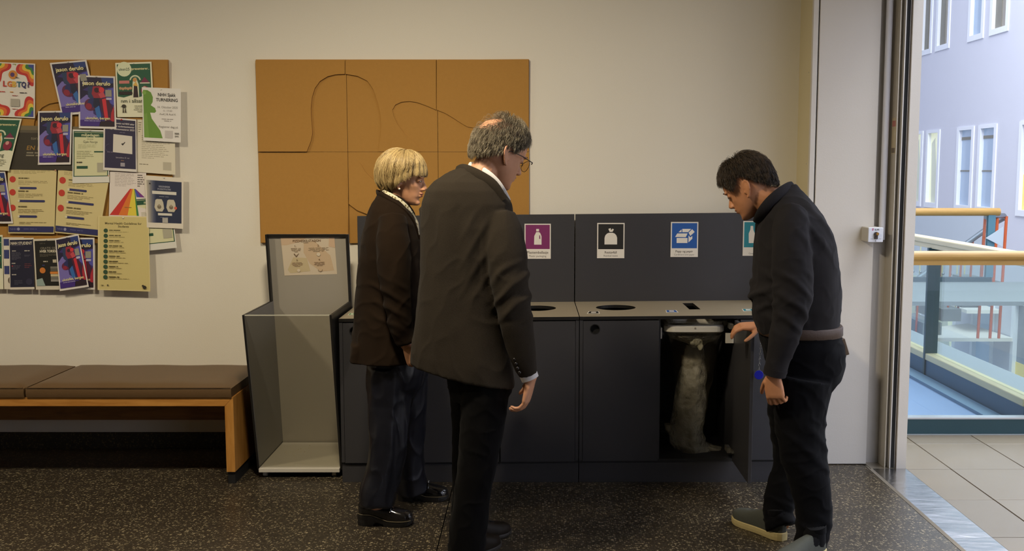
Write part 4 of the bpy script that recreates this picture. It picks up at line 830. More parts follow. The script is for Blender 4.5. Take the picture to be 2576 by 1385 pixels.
# ================================================================== CLEAR BIN LINER
film_m = film('clear_film', (214, 206, 180), 0.40, 0.16, (30, 1.0)); film2_m = film('clear_film_thin', (150, 138, 108), 0.20, 0.22, (18, 0.5)); knot_m = film('gathered_film', (200, 192, 160), 0.5, 0.18, (60, 0.6))
lr = empty('bin_liner', (0.79, 5.2, 0.12), 'clear plastic bin liner hanging crumpled inside the open cabinet', 'bin liner')
def crumple(rows, Y, dep, n=44, amp=0.010, seed=0.0, sub=6):
    """rows of (v, u left, u right): a hollow film tube"""
    V = [r_[0] for r_ in rows]; rg = []
    for i in range((len(rows) - 1) * sub + 1):
        v = V[0] + (V[-1] - V[0]) * i / ((len(rows) - 1) * sub); ul = np.interp(v, V, [r_[1] for r_ in rows]); ur = np.interp(v, V, [r_[2] for r_ in rows]); d_ = np.interp(v, V, [r_[3] if len(r_) > 3 else dep for r_ in rows])
        a = P(ul, v, Y); b = P(ur, v, Y); c_ = (a + b) / 2; hw = (b.x - a.x) / 2; ring = []
        for k in range(n):
            q = 2 * math.pi * k / n; x, y = hw * math.cos(q), d_ * math.sin(q); p_ = Vector((c_.x + x, Y + y, c_.z))
            g = mnoise.noise(Vector((p_.x * 22 + seed, p_.y * 22, p_.z * 14))) + 0.6 * abs(mnoise.noise(Vector((p_.x * 50, p_.y * 50 + seed, p_.z * 30)))); s_ = 1 + amp * g / max(0.02, math.hypot(x, y)); ring.append(Vector((c_.x + x * s_, Y + y * s_, c_.z + 0.004 * g)))
        rg.append(ring)
    nn = n; vs = [p_ for r_ in rg for p_ in r_]; fs = [(i * nn + k, i * nn + (k + 1) % nn, (i + 1) * nn + (k + 1) % nn, (i + 1) * nn + k) for i in range(len(rg) - 1) for k in range(nn)]
    return vs, fs
MB().solid(crumple([(868, 1726, 1768, 0.02), (900, 1720, 1774, 0.035), (960, 1706, 1776), (1010, 1694, 1774), (1060, 1690, 1771), (1090, 1686, 1768), (1112, 1688, 1772), (1130, 1698, 1790), (1142, 1708, 1806), (1149, 1722, 1798, 0.03)], 5.24, 0.075, amp=0.012)).build('bag_body', film_m, lr, smooth=True)
MB().solid(crumple([(838, 1676, 1816, 0.10), (850, 1690, 1808, 0.08), (862, 1728, 1778, 0.03), (872, 1738, 1770, 0.02)], 5.17, 0.1, amp=0.012, seed=3)).build('gathered_neck', film_m, lr, smooth=True)
MB().solid(crumple([(842, 1682, 1812, 0.12), (900, 1694, 1800, 0.13), (980, 1700, 1784, 0.12), (1060, 1698, 1772, 0.10)], 5.32, 0.12, amp=0.010, seed=7)).build('back_sheet', film2_m, lr, smooth=True)
MB().solid(crumple([(1116, 1768, 1786, 0.05), (1126, 1764, 1816, 0.05), (1136, 1770, 1826, 0.05), (1146, 1786, 1812, 0.03)], 5.26, 0.05, amp=0.008, seed=5)).build('bag_tail', film_m, lr, smooth=True)
MB().solid(crumple([(1066, 1672, 1690, 0.02), (1080, 1674, 1692, 0.03), (1096, 1684, 1694, 0.02)], 5.30, 0.03, amp=0.006, seed=9)).build('bag_corner', film_m, lr, smooth=True)
kn = remesh([ellipsoid(P(1755, 858, 5.12), (0.026, 0.016, 0.022), 14, 10), ellipsoid(P(1762, 870, 5.115), (0.014, 0.012, 0.022), 12, 8), ellipsoid(P(1742, 862, 5.115), (0.014, 0.010, 0.012), 12, 8)], 0.004, 2)
displace(kn, lambda co, no: 0.006 * vnoise(co, (120, 120, 50))); kn.materials.append(knot_m); link('knot', kn, lr)
MB().solid(crumple([(797, 1670, 1836, 0.16), (804, 1668, 1838, 0.165), (812, 1670, 1826, 0.165), (820, 1672, 1822, 0.168)], 5.255, 0.17, amp=0.006, seed=2)).build('folded_rim', film_m, lr, smooth=True)
# ================================================================== PEOPLE
skin_w = mat('skin_fair', (206, 150, 112), 0.5, var=(40, 0.07), bump=(300, 0.04)); skin_t = mat('skin_ruddy', (196, 142, 108), 0.5, var=(35, 0.09), bump=(300, 0.05)); skin_r = mat('skin_tan', (196, 136, 96), 0.5, var=(35, 0.08), bump=(300, 0.05))
lip_m = mat('lip_rose', (158, 86, 76), 0.45); eye_m = mat('eye_white', (200, 190, 178), 0.25); iris_m = mat('dark_iris', (46, 36, 28), 0.2); lash_m = mat('dark_lashes', (40, 28, 20), 0.7); nail_m = mat('nail', (214, 160, 130), 0.35)
def cloth(name, col, rough=0.9, fine=700, var=0.10, bstr=0.12, stretch=None, sheen=0.02):
    m = mat(name, col, rough, var=(fine, var), bump=(fine * 1.3, bstr), stretch=stretch, spec=0.12)
    m.node_tree.nodes['Principled BSDF'].inputs['Sheen Weight'].default_value = sheen
    return m
tweed_m = cloth('grey_brown_tweed', (46, 40, 32), 0.92, 500, 0.28, 0.2, (1, 1, 0.25)); coat_m = cloth('dark_brown_wool', (31, 21, 11), 0.95, 600, 0.15, 0.15); shirt_m = cloth('charcoal_shirt_cotton', (38, 36, 37), 0.85, 900, 0.10, 0.08)
navy_m = mat('navy_satin', (15, 16, 25), 0.38, var=(60, 0.1), bump=(30, 0.08)); black_c = cloth('black_trouser_cloth', (4, 3, 3), 0.9, 800, 0.1, 0.08); jean_m = cloth('black_jeans', (9, 9, 12), 0.88, 900, 0.15, 0.1)
wshirt_m = cloth('white_shirt_cotton', (212, 208, 204), 0.8, 800, 0.03, 0.05)
def blouse_mat():
    m = bpy.data.materials.new('patterned_blouse'); m.use_nodes = True; nt = m.node_tree; b = nt.nodes['Principled BSDF']
    tc = nt.nodes.new('ShaderNodeTexCoord'); v = nt.nodes.new('ShaderNodeTexVoronoi'); v.inputs['Scale'].default_value = 95; nt.links.new(tc.outputs['Object'], v.inputs['Vector'])
    r = nt.nodes.new('ShaderNodeValToRGB'); r.color_ramp.interpolation = 'CONSTANT'; e = r.color_ramp.elements
    e[0].position = 0; e[0].color = lin((150, 132, 70)); e[1].position = 0.22; e[1].color = lin((62, 56, 40)); q = r.color_ramp.elements.new(0.36); q.color = lin((206, 198, 168))
    nt.links.new(v.outputs['Distance'], r.inputs[0]); nt.links.new(r.outputs[0], b.inputs['Base Color']); b.inputs['Roughness'].default_value = 0.6; return m
blouse_m = blouse_mat()
def hairmat(name, c1, c2, rough=0.45):
    m = bpy.data.materials.new(name); m.use_nodes = True; nt = m.node_tree; b = nt.nodes['Principled BSDF']
    hi = nt.nodes.new('ShaderNodeAttribute'); hi.attribute_name = 'tone'; mx = nt.nodes.new('ShaderNodeMix'); mx.data_type = 'RGBA'
    mx.inputs['A'].default_value = lin(c1); mx.inputs['B'].default_value = lin(c2); nt.links.new(hi.outputs['Fac'], mx.inputs['Factor'])
    nt.links.new(mx.outputs['Result'], b.inputs['Base Color']); b.inputs['Roughness'].default_value = rough; return m

class Head:
    def __init__(s, psi, theta, ear, side, scale=1.0, wide=1.0):
        """psi = heading from +X towards +Y, theta = pitch down, ear = world point of the near ear, side = +1 left ear, -1 right ear"""
        psi, theta = R(psi), R(theta); f = Vector((math.cos(theta) * math.cos(psi), math.cos(theta) * math.sin(psi), -math.sin(theta))); l = Vector((-math.sin(psi), math.cos(psi), 0)); u = f.cross(l)
        s.R = Matrix((f, l, u)).transposed() * scale; s.k = scale; s.wide = wide
        s.o = Vector(ear) - s.R @ Vector((-0.005, 0.074 * side, 0.095))
    def w(s, p): return s.o + s.R @ Vector(p)
    def xf(s, vf): return [s.w(p) for p in vf[0]], vf[1]
    def local(s, co):
        M = np.array(s.R.inverted()); return (co - np.array(s.o)) @ M.T
    def solids(s, female=False, nose=1.0):
        N = 64; out = []
        prof = [(0.000, .074, .030, .016), (0.006, .084, .014, .027), (0.016, .087, .0, .037), (0.030, .084, -.016, .047), (0.043, .089, -.034, .054), (0.057, .090, -.052, .060), (0.068, .088, -.066, .064), (0.085, .086, -.080, .068), (0.100, .086, -.087, .071), (0.112, .087, -.092, .0725), (0.130, .094, -.097, .0745), (0.148, .095, -.099, .077), (0.165, .091, -.098, .0775), (0.182, .082, -.092, .074), (0.197, .068, -.082, .067), (0.210, .048, -.064, .054), (0.219, .028, -.044, .038), (0.2245, .010, -.024, .020)]
        if female: prof = [(z, x - 0.003 * (z < 0.06), b, w * (0.95 if z > 0.08 else 0.88)) for z, x, b, w in prof]
        rings = []
        for z, xf_, xb, w in prof:
            a, c = (xf_ - xb) / 2, (xf_ + xb) / 2; ring = []
            for k in range(N):
                t = 2 * math.pi * k / N; ct, st = math.cos(t), math.sin(t)
                x = c + a * math.copysign(abs(ct) ** 0.88, ct); y = w * s.wide * math.copysign(abs(st) ** 0.86, st) * (1 - 0.10 * max(0, ct))
                if x > 0.045:
                    x -= 0.012 * math.exp(-((abs(y) - .031) / .015) ** 2 - ((z - .114) / .011) ** 2); x += 0.004 * math.exp(-((abs(y) - .046) / .014) ** 2 - ((z - .088) / .012) ** 2)
                    x -= 0.004 * math.exp(-((abs(y) - .043) / .012) ** 2 - ((z - .052) / .016) ** 2)
                ring.append(Vector((x, y, z)))
            rings.append(ring)
        out.append(loft(rings))
        nr = []
        for z, xb, xt, hw in ((.124, .074, .093, .0065), (.110, .072, .096, .0085), (.097, .072, .096 + .009 * nose, .010), (.086, .072, .096 + .017 * nose, .0125), (.078, .072, .096 + .019 * nose, .0135), (.072, .074, .096 + .013 * nose, .012), (.067, .078, .096 + .002, .008)):
            c, a = (xb + xt) / 2, (xt - xb) / 2; nr.append([Vector((c + a * math.cos(2 * math.pi * k / 20), hw * math.sin(2 * math.pi * k / 20) * (1 - 0.35 * max(0, math.cos(2 * math.pi * k / 20))), z)) for k in range(20)])
        out.append(loft(nr))
        for sg in (1, -1):
            out.append(ellipsoid((.096, .0125 * sg, .075), (.010, .0068, .0075), 14, 10)); out.append(ellipsoid((.083, .030 * sg, .1295), (.011, .021, .0065), 14, 8)); out.append(ellipsoid((.0735, .0315 * sg, .1135), (.0135, .0145, .0115), 16, 10))
            e1 = Vector((-math.cos(R(28)), math.sin(R(28)) * sg, 0)); e2 = Vector((-.22, .05 * sg, .97)).normalized(); e3 = e1.cross(e2).normalized(); M = Matrix((e1, e2, e3)).transposed(); ec = Vector((-.005, .075 * sg * s.wide * (0.95 if female else 1), .095))
            out.append(ellipsoid(ec + e1 * 0.007, (.0150, .0285, .0045), 16, 10, M))
            rim = [ec + e1 * a + e2 * b for a, b in ((-.006, .006), (-.008, .020), (-.001, .0305), (.010, .0325), (.020, .026), (.0235, .012), (.021, -.004), (.014, -.017), (.006, -.026), (-.001, -.029))]; out.append(tube(rim, [.003, .0035, .004, .0042, .0042, .004, .0036, .0034, .0045, .0055], 10, round_ends=True))
            out.append(tube([ec + Vector((.010, -.006 * sg, -.012)), ec + Vector((-.002, -.002 * sg, 0)), ec + Vector((-.004, -.004 * sg, .012))], [.007, .0065, .006], 8))
        out.append(ellipsoid((.0885, 0, .0565), (.0085, .022, .0052), 16, 8)); out.append(ellipsoid((.0865, 0, .0445), (.0085, .019, .0062), 16, 8)); out.append(ellipsoid((.076, 0, .0135), (.0135, .020, .0125), 14, 8))
        return [s.xf(q) for q in out]
    def eyes(s, parent):
        for sg in (1, -1):
            rot = s.R * (1 / s.k)
            MB().solid(ellipsoid(s.w((.0795, .0315 * sg, .1095)), (.0085, .0105, .0042), 14, 8, rot)).build('eye', eye_m, parent, smooth=True)
            MB().solid(ellipsoid(s.w((.0858, .0315 * sg, .1088)), (.0030, .0045, .0038), 12, 8, rot)).build('iris', iris_m, parent, smooth=True)
            lash = [s.w((.0780 - .004 * abs(a), (.0315 + .0125 * a) * sg, .1125 - .003 * abs(a))) + (s.R @ Vector((.0095 * (1 - .4 * abs(a)), 0, 0))) for a in (-1, -.5, 0, .5, 1)]
            MB().tube(lash, [.0008, .0013, .0015, .0014, .0009], 6).build('eyelashes', lash_m, parent, smooth=True)
            br = [s.w(((.0955 - .010 * max(0, a) ** 2), (.030 + .018 * a) * sg, .1315 + .003 * (1 - a * a))) for a in (-1, -.5, 0, .5, 1)]
            MB().tube(br, [.0012, .0022, .0026, .0022, .0012], 6).build('eyebrow', lash_m, parent, smooth=True)
        lp = MB(); rot = s.R * (1 / s.k)
        lp.solid(ellipsoid(s.w((.0905, 0, .0552)), (.0078, .0195, .0040), 16, 8, rot)); lp.solid(ellipsoid(s.w((.0885, 0, .0452)), (.0078, .0170, .0050), 16, 8, rot)); lp.build('lips', lip_m, parent, smooth=True)
def head_r(phi, al, hw=0.080):
    """radius of the scalp from the point (-.003,0,.125), polar angle al, azimuth phi (0 = front)"""
    cx_ = math.sin(al) * math.cos(phi); cy_ = math.sin(al) * math.sin(phi); cz = math.cos(al); rx = .099 if cx_ > 0 else .101; rz = .102 if cz > 0 else .135
    return 1 / math.sqrt((cx_ / rx) ** 2 + (cy_ / hw) ** 2 + (cz / rz) ** 2)
HC = Vector((-.003, 0, .125))
def curves_obj(name, strands, rad, m, parent, tones=None):
    hc = bpy.data.hair_curves.new(name); hc.add_curves([len(q) for q in strands]); flat = [c for q in strands for p in q for c in p]
    hc.attributes['position'].data.foreach_set('vector', flat) if 'position' in hc.attributes else hc.points.foreach_set('position', flat)
    ra = hc.attributes.get('radius') or hc.attributes.new('radius', 'FLOAT', 'POINT'); rr = []
    for q in strands: rr += [rad * (1.0 - 0.6 * (i / (len(q) - 1)) ** 2) for i in range(len(q))]
    ta = hc.attributes.new('tone', 'FLOAT', 'CURVE'); ta.data.foreach_set('value', tones if tones is not None else [random.random() for _ in strands])
    ra.data.foreach_set('value', rr); hc.materials.append(m)
    o = bpy.data.objects.new(name, hc); COL.objects.link(o); o.parent = parent; o.matrix_parent_inverse = wmat(parent).inverted(); return o
def sph(phi, al, r): return HC + Vector((math.sin(al) * math.cos(phi), math.sin(al) * math.sin(phi), math.cos(al))) * r

def hand(wrist, d, n, thumb, curl=(25, 30, 20), k=1.0, spread=6, tcurl=18):
    """solids of a hand: d = towards the fingers, n = way the palm faces, thumb = way the thumb side faces"""
    w = Vector(wrist); d = Vector(d).normalized(); n = Vector(n); n = (n - d * n.dot(d)).normalized(); t = Vector(thumb); t = (t - d * t.dot(d) - n * t.dot(n)).normalized(); out = []; nails = []
    def pt(a, b, c): return w + d * a * k + t * b * k + n * c * k
    rg = []
    for a, b, h_, off in ((-.02, .027, .021, 0), (.0, .028, .019, 0), (.025, .036, .017, .002), (.055, .041, .0155, .002), (.082, .041, .0135, 0), (.094, .037, .010, 0)):
        rg.append([pt(a, off + b * math.copysign(abs(math.cos(q)) ** .8, math.cos(q)), h_ * math.copysign(abs(math.sin(q)) ** .8, math.sin(q))) for q in [2 * math.pi * i / 20 for i in range(20)]])
    out.append(loft(rg)); out.append(ellipsoid(pt(.03, .026, .010), (.026 * k, .018 * k, .017 * k), 12, 8))
    for i, (b, L, r) in enumerate(((.030, .076, .0088), (.0105, .084, .0090), (-.0105, .078, .0086), (-.030, .062, .0076))):
        fd = (d + t * math.tan(R(spread * (1.2 - i * .8)))).normalized(); p = pt(.070, b * .97, -.001); q = pt(.089, b, -.001); ang = 0; pts = [p, q]; rr = [r * .95 * k, r * 1.06 * k]
        for seg, (fr_, cu) in enumerate(zip((.46, .30, .24), curl)):
            ang += R(cu + 4 * i); dirn = fd * math.cos(ang) + n * math.sin(ang); q = q + dirn * L * fr_ * k; pts.append(q); rr.append(r * k * (1.0, .93, .80)[seg])
        for a_, b_, ra, rb in zip(pts[:-1], pts[1:], rr[:-1], rr[1:]): out.append(tube([a_, b_], [ra, rb], 12, round_ends=True))
        back = (-(n * math.cos(ang)) + fd * math.sin(ang)).normalized(); nails.append((pts[-1] - dirn * .002 * k + back * rr[-1] * .62, dirn, back, r * k))
    b0 = pt(.012, .026, .006); td = (d * .62 + t * .62 + n * .42).normalized(); b1 = b0 + td * .042 * k; td2 = (td + d * .5 + n * .12).normalized(); b2 = b1 + td2 * .032 * k; td3 = (td2 + d * .25 + n * math.sin(R(tcurl))).normalized(); b3 = b2 + td3 * .024 * k
    for a_, b_, ra, rb in ((b0, b1, .0135, .0105), (b1, b2, .0105, .0098), (b2, b3, .0098, .0078)): out.append(tube([a_, b_], [ra * k, rb * k], 12, round_ends=True))
    return out, nails
def build_nails(nails, parent):
    for p, d, b, r in nails:
        s_ = d.cross(b).normalized(); M = Matrix((d, s_, b)).transposed(); MB().solid(ellipsoid(p, (r * .75, r * .62, r * .22), 10, 6, M)).build('fingernail', nail_m, parent, smooth=True)
def slices(rows, Yc, k=0.0, e=2.3, n=44, kz=0.0, sub=3, inset=0.0, ky=0.0):
    """rows: (v, u left, u right, depth half-size[, y shift]) measured on the photo at depth Yc -> closed torso-like solid"""
    V = [r_[0] for r_ in rows]; rg = []; steps = []
    for i in range(len(rows) - 1): steps += [V[i] + (V[i + 1] - V[i]) * j / sub for j in range(sub)]
    steps.append(V[-1])
    for v in steps:
        ul, ur, b = (np.interp(v, V, [r_[j] for r_ in rows]) for j in (1, 2, 3)); dy = np.interp(v, V, [r_[4] if len(r_) > 4 else 0 for r_ in rows]); a = P(ul, v, Yc); c = P(ur, v, Yc); o = (a + c) / 2; hw = (c.x - a.x) / 2 - inset; b = max(0.01, b - inset); ring = []
        fz = np.interp(v, [V[0], V[-1]], [0, 1]) ** 2
        for q in range(n):
            t = 2 * math.pi * q / n; ct, st = math.cos(t), math.sin(t); x = hw * math.copysign(abs(ct) ** (2 / e), ct); y = b * math.copysign(abs(st) ** (2 / e), st); ring.append(Vector((o.x + x, Yc + dy + y + k * x, o.z + kz * fz * x + ky * fz * y)))
        rg.append(ring)
    return loft(rg)
def limb(pts, n=20, up=None, sub=3, scale=1.0):
    """pts: (u, v, Y, r) or (u, v, Y, (r across, r deep))"""
    c = [P(*q[:3]) for q in pts]; r = [q[3] if isinstance(q[3], tuple) else (q[3], q[3]) for q in pts]; C, RR = [], []
    for i in range(len(c) - 1):
        p0, p1, p2, p3 = c[max(0, i - 1)], c[i], c[i + 1], c[min(len(c) - 1, i + 2)]
        for j in range(sub):
            t = j / sub; C.append(0.5 * ((2 * p1) + (p2 - p0) * t + (2 * p0 - 5 * p1 + 4 * p2 - p3) * t * t + (3 * p1 - p0 - 3 * p2 + p3) * t ** 3)); RR.append(tuple(scale * (a + (b - a) * t) for a, b in zip(r[i], r[i + 1])))
    C.append(c[-1]); RR.append(tuple(scale * x for x in r[-1])); return tube(C, RR, n, up=up or (1, 0, 0))
def folds(seed, amp=0.004, drape=0.0, sc=(9, 9, 5)):
    def fn(co, no):
        d = amp * vnoise(co, sc, seed) + amp * 0.6 * vnoise(co, (sc[0] * 2.2, sc[1] * 2.2, sc[2] * 1.6), seed + 5)
        r = 1 - np.abs(vnoise(co, (sc[0] * 1.3, sc[1] * 1.3, sc[2] * 2.4), seed + 11)) * 2; d += amp * 0.55 * np.clip(r, 0, 1) ** 3
        return d
    return fn
def creases(co, z0, z1, x0, x1, amp, freq, tilt, soft=0.05):
    """diagonal pull folds in the band z0..z1, x0..x1"""
    g = np.clip(np.minimum(np.minimum(co[:, 2] - z0, z1 - co[:, 2]), np.minimum(co[:, 0] - x0, x1 - co[:, 0])) / soft, 0, 1)
    ph = (co[:, 2] + tilt * co[:, 0] + 0.25 * co[:, 1] + 0.012 * vnoise(co, (14, 14, 14), 3)) * freq
    s_ = 0.5 + 0.5 * np.sin(ph); return amp * g * (s_ ** 2 - 0.35)
def wear(me, m, name, parent, fn=None):
    if fn: displace(me, fn)
    me.materials.append(m); me.name = name; return link(name, me, parent)
def strip(path, h, t, name, m, parent, up=None, n=14, closed=False):
    """soft band of cloth along a path: half-height h, half-thickness t"""
    return MB().solid(tube(path, [(h, t)] * len(path), n, up=up or (0, 0, 1), closed=closed)).build(name, m, parent, smooth=True)
def smooth_path(pts, sub=4, closed=False):
    c = [Vector(p) for p in pts]; n = len(c); out = []
    for i in range(n if closed else n - 1):
        p0, p1, p2, p3 = (c[(i + j) % n] if closed else c[min(n - 1, max(0, i + j))] for j in (-1, 0, 1, 2))
        for j in range(sub): t = j / sub; out.append(0.5 * ((2 * p1) + (p2 - p0) * t + (2 * p0 - 5 * p1 + 4 * p2 - p3) * t * t + (3 * p1 - p0 - 3 * p2 + p3) * t ** 3))
    if not closed: out.append(c[-1])
    return out
def shoe(parent, heel, toe, kind, upper, sole, lace=None, welt=None):
    heel, toe = Vector((heel[0], heel[1], 0)), Vector((toe[0], toe[1], 0)); L = (toe - heel).length; f = (toe - heel).normalized(); l = Vector((-f.y, f.x, 0))
    W = lambda x, y, z: heel + f * x * L + l * y + Vector((0, 0, z))
    ST = [0, .03, .10, .2, .32, .45, .58, .70, .80, .89, .95, .985, 1.0]; HW = [.012, .024, .032, .034, .033, .034, .039, .044, .044, .039, .030, .018, .006]
    if kind == 'sneaker': TOP = [.060, .072, .080, .082, .080, .074, .064, .055, .050, .044, .037, .028, .018]; s0 = lambda x: .030 + .006 * (x < .2)
    elif kind == 'loafer': TOP = [.050, .058, .064, .060, .056, .058, .060, .052, .046, .042, .036, .028, .018]; s0 = lambda x: .052 - .026 * min(1, max(0, (x - .25) / .3))
    else: TOP = [.058, .068, .076, .080, .080, .074, .062, .052, .046, .040, .033, .024, .014]; s0 = lambda x: .026 - .008 * min(1, max(0, (x - .3) / .1))
    rg = []
    for x, hw, h_ in zip(ST, HW, TOP):
        b = s0(x); ring = []
        for k in range(20):
            t = math.pi * k / 19; ring.append(W(x, hw * math.copysign(abs(math.cos(t)) ** .75, math.cos(t)), b - .004 + (h_ - 0.0) * abs(math.sin(t)) ** .75))
        rg.append(ring)
    root = remesh([loft(rg)], 0.004, 3); root.materials.append(upper); up = link('shoe', root, parent)
    sm = MB(); ins = [1.12] * len(ST)
    def outline(x0, x1, grow, z0f, z1f, mi=0):
        xs_ = [x for x in np.linspace(x0, x1, 22)]; r_ = []
        for x in xs_:
            hw = np.interp(x, ST, HW) + grow; zb, zt_ = z0f(x), z1f(x); r_.append([W(x, hw, zb), W(x, hw + .001, (zb + zt_) / 2), W(x, hw, zt_), W(x, -hw, zt_), W(x, -hw - .001, (zb + zt_) / 2), W(x, -hw, zb)])
        sm.solid(loft(r_), mi)
    tip = lambda x: .012 * max(0, (x - .8) / .2) ** 2
    if kind == 'loafer':
        outline(-.01, 1.012, .004, lambda x: s0(x) - .022 + tip(x), lambda x: s0(x)); outline(-.008, .30, .003, lambda x: 0.0, lambda x: s0(x) - .020); outline(.48, 1.0, .003, lambda x: tip(x), lambda x: s0(x) - .016 + tip(x)); outline(.28, .5, .0, lambda x: max(0, .02 - abs(x - .39) * .1), lambda x: s0(x) - .016)
    else:
        outline(-.012, 1.012, .004, lambda x: tip(x), lambda x: s0(x) + (.004 if x > .9 else 0))
    sm.build('sole', sole, up, smooth=False, bevel=0.003)
    if welt:
        for sg in (1, -1): MB().tube([W(x, sg * (np.interp(x, ST, HW) + .0055), s0(x) + .001) for x in np.linspace(0, .97, 18)], .0014, 6).build('welt_stitching', welt, up, smooth=True)
    if lace:
        for x in (.46, .52, .58): MB().tube([W(x, y, s0(x) + np.interp(x, ST, TOP) * (1 - (y / .05) ** 2) - .001) for y in (-.022, -.011, 0, .011, .022)], .0026, 6).build('lace', lace, up, smooth=True)
        for sg in (1, -1): MB().tube(smooth_path([W(.50, 0, s0(.5) + .073), W(.50, sg * .018, s0(.5) + .084), W(.53, sg * .032, s0(.5) + .070), W(.52, sg * .016, s0(.5) + .068), W(.50, 0, s0(.5) + .073)], 3), .0022, 6).build('lace_bow', lace, up, smooth=True)
    return up, W, s0, TOP, ST
# ------------------------------------------------------------------ the woman
YW = 4.60
W_TORSO = [(478, 957, 985, .045), (490, 948, 1008, .075), (508, 938, 1026, .115), (530, 930, 1040, .155), (560, 921, 1050, .182), (600, 912, 1058, .188), (650, 905, 1062, .185), (700, 900, 1062, .178), (760, 896, 1060, .178), (820, 892, 1062, .188), (870, 888, 1066, .20), (900, 884, 1068, .205)]
W_ARM = [(988, 545, 4.45, .058), (989, 600, 4.41, .072), (990, 655, 4.39, .074), (995, 705, 4.38, .068), (1000, 755, 4.38, .060), (1007, 810, 4.38, .050), (1015, 842, 4.39, .044), (1020, 862, 4.395, .041)]
W_ARM2 = [(988, 545, 4.76, .058), (990, 620, 4.80, .068), (1000, 700, 4.81, .062), (1015, 770, 4.80, .052), (1042, 805, 4.78, .045), (1060, 826, 4.77, .040)]
W_LEG = [(985, 925, 4.53, .105), (980, 1020, 4.52, .092), (976, 1110, 4.49, .084), (964, 1190, 4.47, .080), (950, 1235, 4.455, .080), (946, 1268, 4.45, .078)]
W_LEG2 = [(1022, 925, 4.68, .100), (1026, 1020, 4.71, .088), (1024, 1110, 4.74, .080), (1028, 1180, 4.76, .076), (1036, 1232, 4.78, .076)]
hw = Head(-3, 8, P(1002, 457, 4.525), -1, 1.02, 0.96)
hd, nl = hand(P(1026, 871, 4.395), (0.35, 0.05, -1), (0.45, 1, 0.1), (1, -0.4, 0.3), (46, 52, 36), 0.88)
hd2, nl2 = hand(P(1068, 834, 4.765), (0.4, 0, -1), (0.2, -1, 0), (1, 0.2, 0.4), (22, 26, 18), 0.92)
neckb = P(983, 520, YW)
parts = hw.solids(True, 0.85) + [tube([hw.w((-.012, 0, .06)), hw.w((-.022, 0, .01)), neckb + Vector((0, 0, .02)), neckb + Vector((0, 0, -.08))], [.050, .047, .052, .075], 20)]
parts += [slices(W_TORSO[3:], YW, inset=0.03), limb(W_ARM, scale=0.68), limb(W_ARM2, scale=0.68), limb(W_LEG, scale=0.62), limb(W_LEG2, scale=0.62)] + hd + hd2
parts += [tube([P(*W_ARM[-1][:3]), P(1026, 871, 4.395)], [.027, .025], 14), tube([P(*W_ARM2[-1][:3]), P(1068, 834, 4.765)], [.027, .025], 14), slices([(860, 925, 1062, .15), (930, 930, 1064, .15), (960, 935, 1050, .12)], YW)]
fa, fb = Vector((-.735, 4.445, .0)), Vector((-.61, 4.78, .0))
for a, lg in ((fa, W_LEG), (fb, W_LEG2)): parts.append(tube([P(*lg[-3][:3]), P(*lg[-2][:3]) * .5 + (a + Vector((0, 0, .16))) * .5, a + Vector((0, 0, .10)), a + Vector((.05, 0, .072)), a + Vector((.14, 0, .050))], [.05, .042, .034, .027, .020], 14))
me = remesh(parts, 0.0034, 3, 'person', 0.45); me.materials.append(skin_w)
woman = link('person', me); tag(woman, 'person with short blond bob in a dark brown jacket and navy trousers, looking down', 'person')
hw.eyes(woman); build_nails(nl, woman)
MB().solid(ellipsoid(hw.w((.004, -.0765, .066)), (.0042, .0042, .0042), 12, 8)).build('earring', mat('pearl', (230, 222, 206), 0.2), woman, smooth=True)['label'] = 'pearl stud earring'
# hair: bob swept from the crown
def bob():
    S = []; r2 = np.random.default_rng(3)
    def end(phi):
        a = abs((phi + math.pi) % (2 * math.pi) - math.pi)
        return np.interp(a, [0, .5, .9, 1.25, 1.6, 2.0, 2.6, 3.15], [84, 83, 85, 99, 119, 138, 158, 162])
    for i in range(15000):
        phi = r2.uniform(-math.pi, math.pi); lay = r2.random() ** 1.2; ph_c = phi + r2.normal(0, .10)
        a0 = R(r2.uniform(3, 30)) if r2.random() < .45 else R(r2.uniform(14, 80)); a1 = R(end(phi) - lay * 26 + r2.normal(0, 3.0)); a0 = min(a0, max(R(3), a1 - R(42)))
        dep = r2.uniform(.3, 1.0); q = []
        for j in range(11):
            t = j / 10; al = a0 + (a1 - a0) * t; ph = ph_c + (phi - ph_c) * t + 0.05 * math.sin(5 * t + i) + .06 * t * mnoise.noise(Vector((phi * 6, lay * 4, 5)))
            lift = (.004 + (.017 - .010 * max(0, math.cos(phi))) * math.sin(min(1, t * 1.15 + a0 / 2.2) * 2.85)) * dep + .004
            clump = mnoise.noise(Vector((ph * 7, al * 1.2, 2.0))) * .0075
            front = 0; r_ = head_r(ph, min(al, R(112)), .079) ; 
            if al > R(112): r_ *= 1 - .05 * (al - R(112))
            q.append(hw.w(sph(ph, al, r_ + lift + clump)))
        S.append(q); TN.append(min(1, max(0, .5 + .9 * mnoise.noise(Vector((phi * 9, a1 * 3, 1.0))) + r2.normal(0, .12))))
    return S
TN = []; BOB = bob()
curves_obj('hair', BOB, 0.00062, hairmat('blond_hair', (98, 72, 36), (224, 198, 138), 0.42), woman, TN)
cap = MB(); NN = 40; cv = []
for i in range(16):
    for k in range(NN):
        ph = 2 * math.pi * k / NN; a = abs((ph + math.pi) % (2 * math.pi) - math.pi); e_ = np.interp(a, [0, .5, .9, 1.25, 1.6, 2.0, 2.6, 3.15], [62, 66, 76, 88, 92, 112, 132, 136]); al = R(2 + (e_ - 2) * i / 15); cv.append(hw.w(sph(ph, al, head_r(ph, al, .079) + .006)))
cap.add(cv, [(i * NN + k, i * NN + (k + 1) % NN, (i + 1) * NN + (k + 1) % NN, (i + 1) * NN + k) for i in range(15) for k in range(NN)]); cap.build('hair_underlayer', mat('blond_under', (150, 120, 72), 0.7), woman, smooth=True)
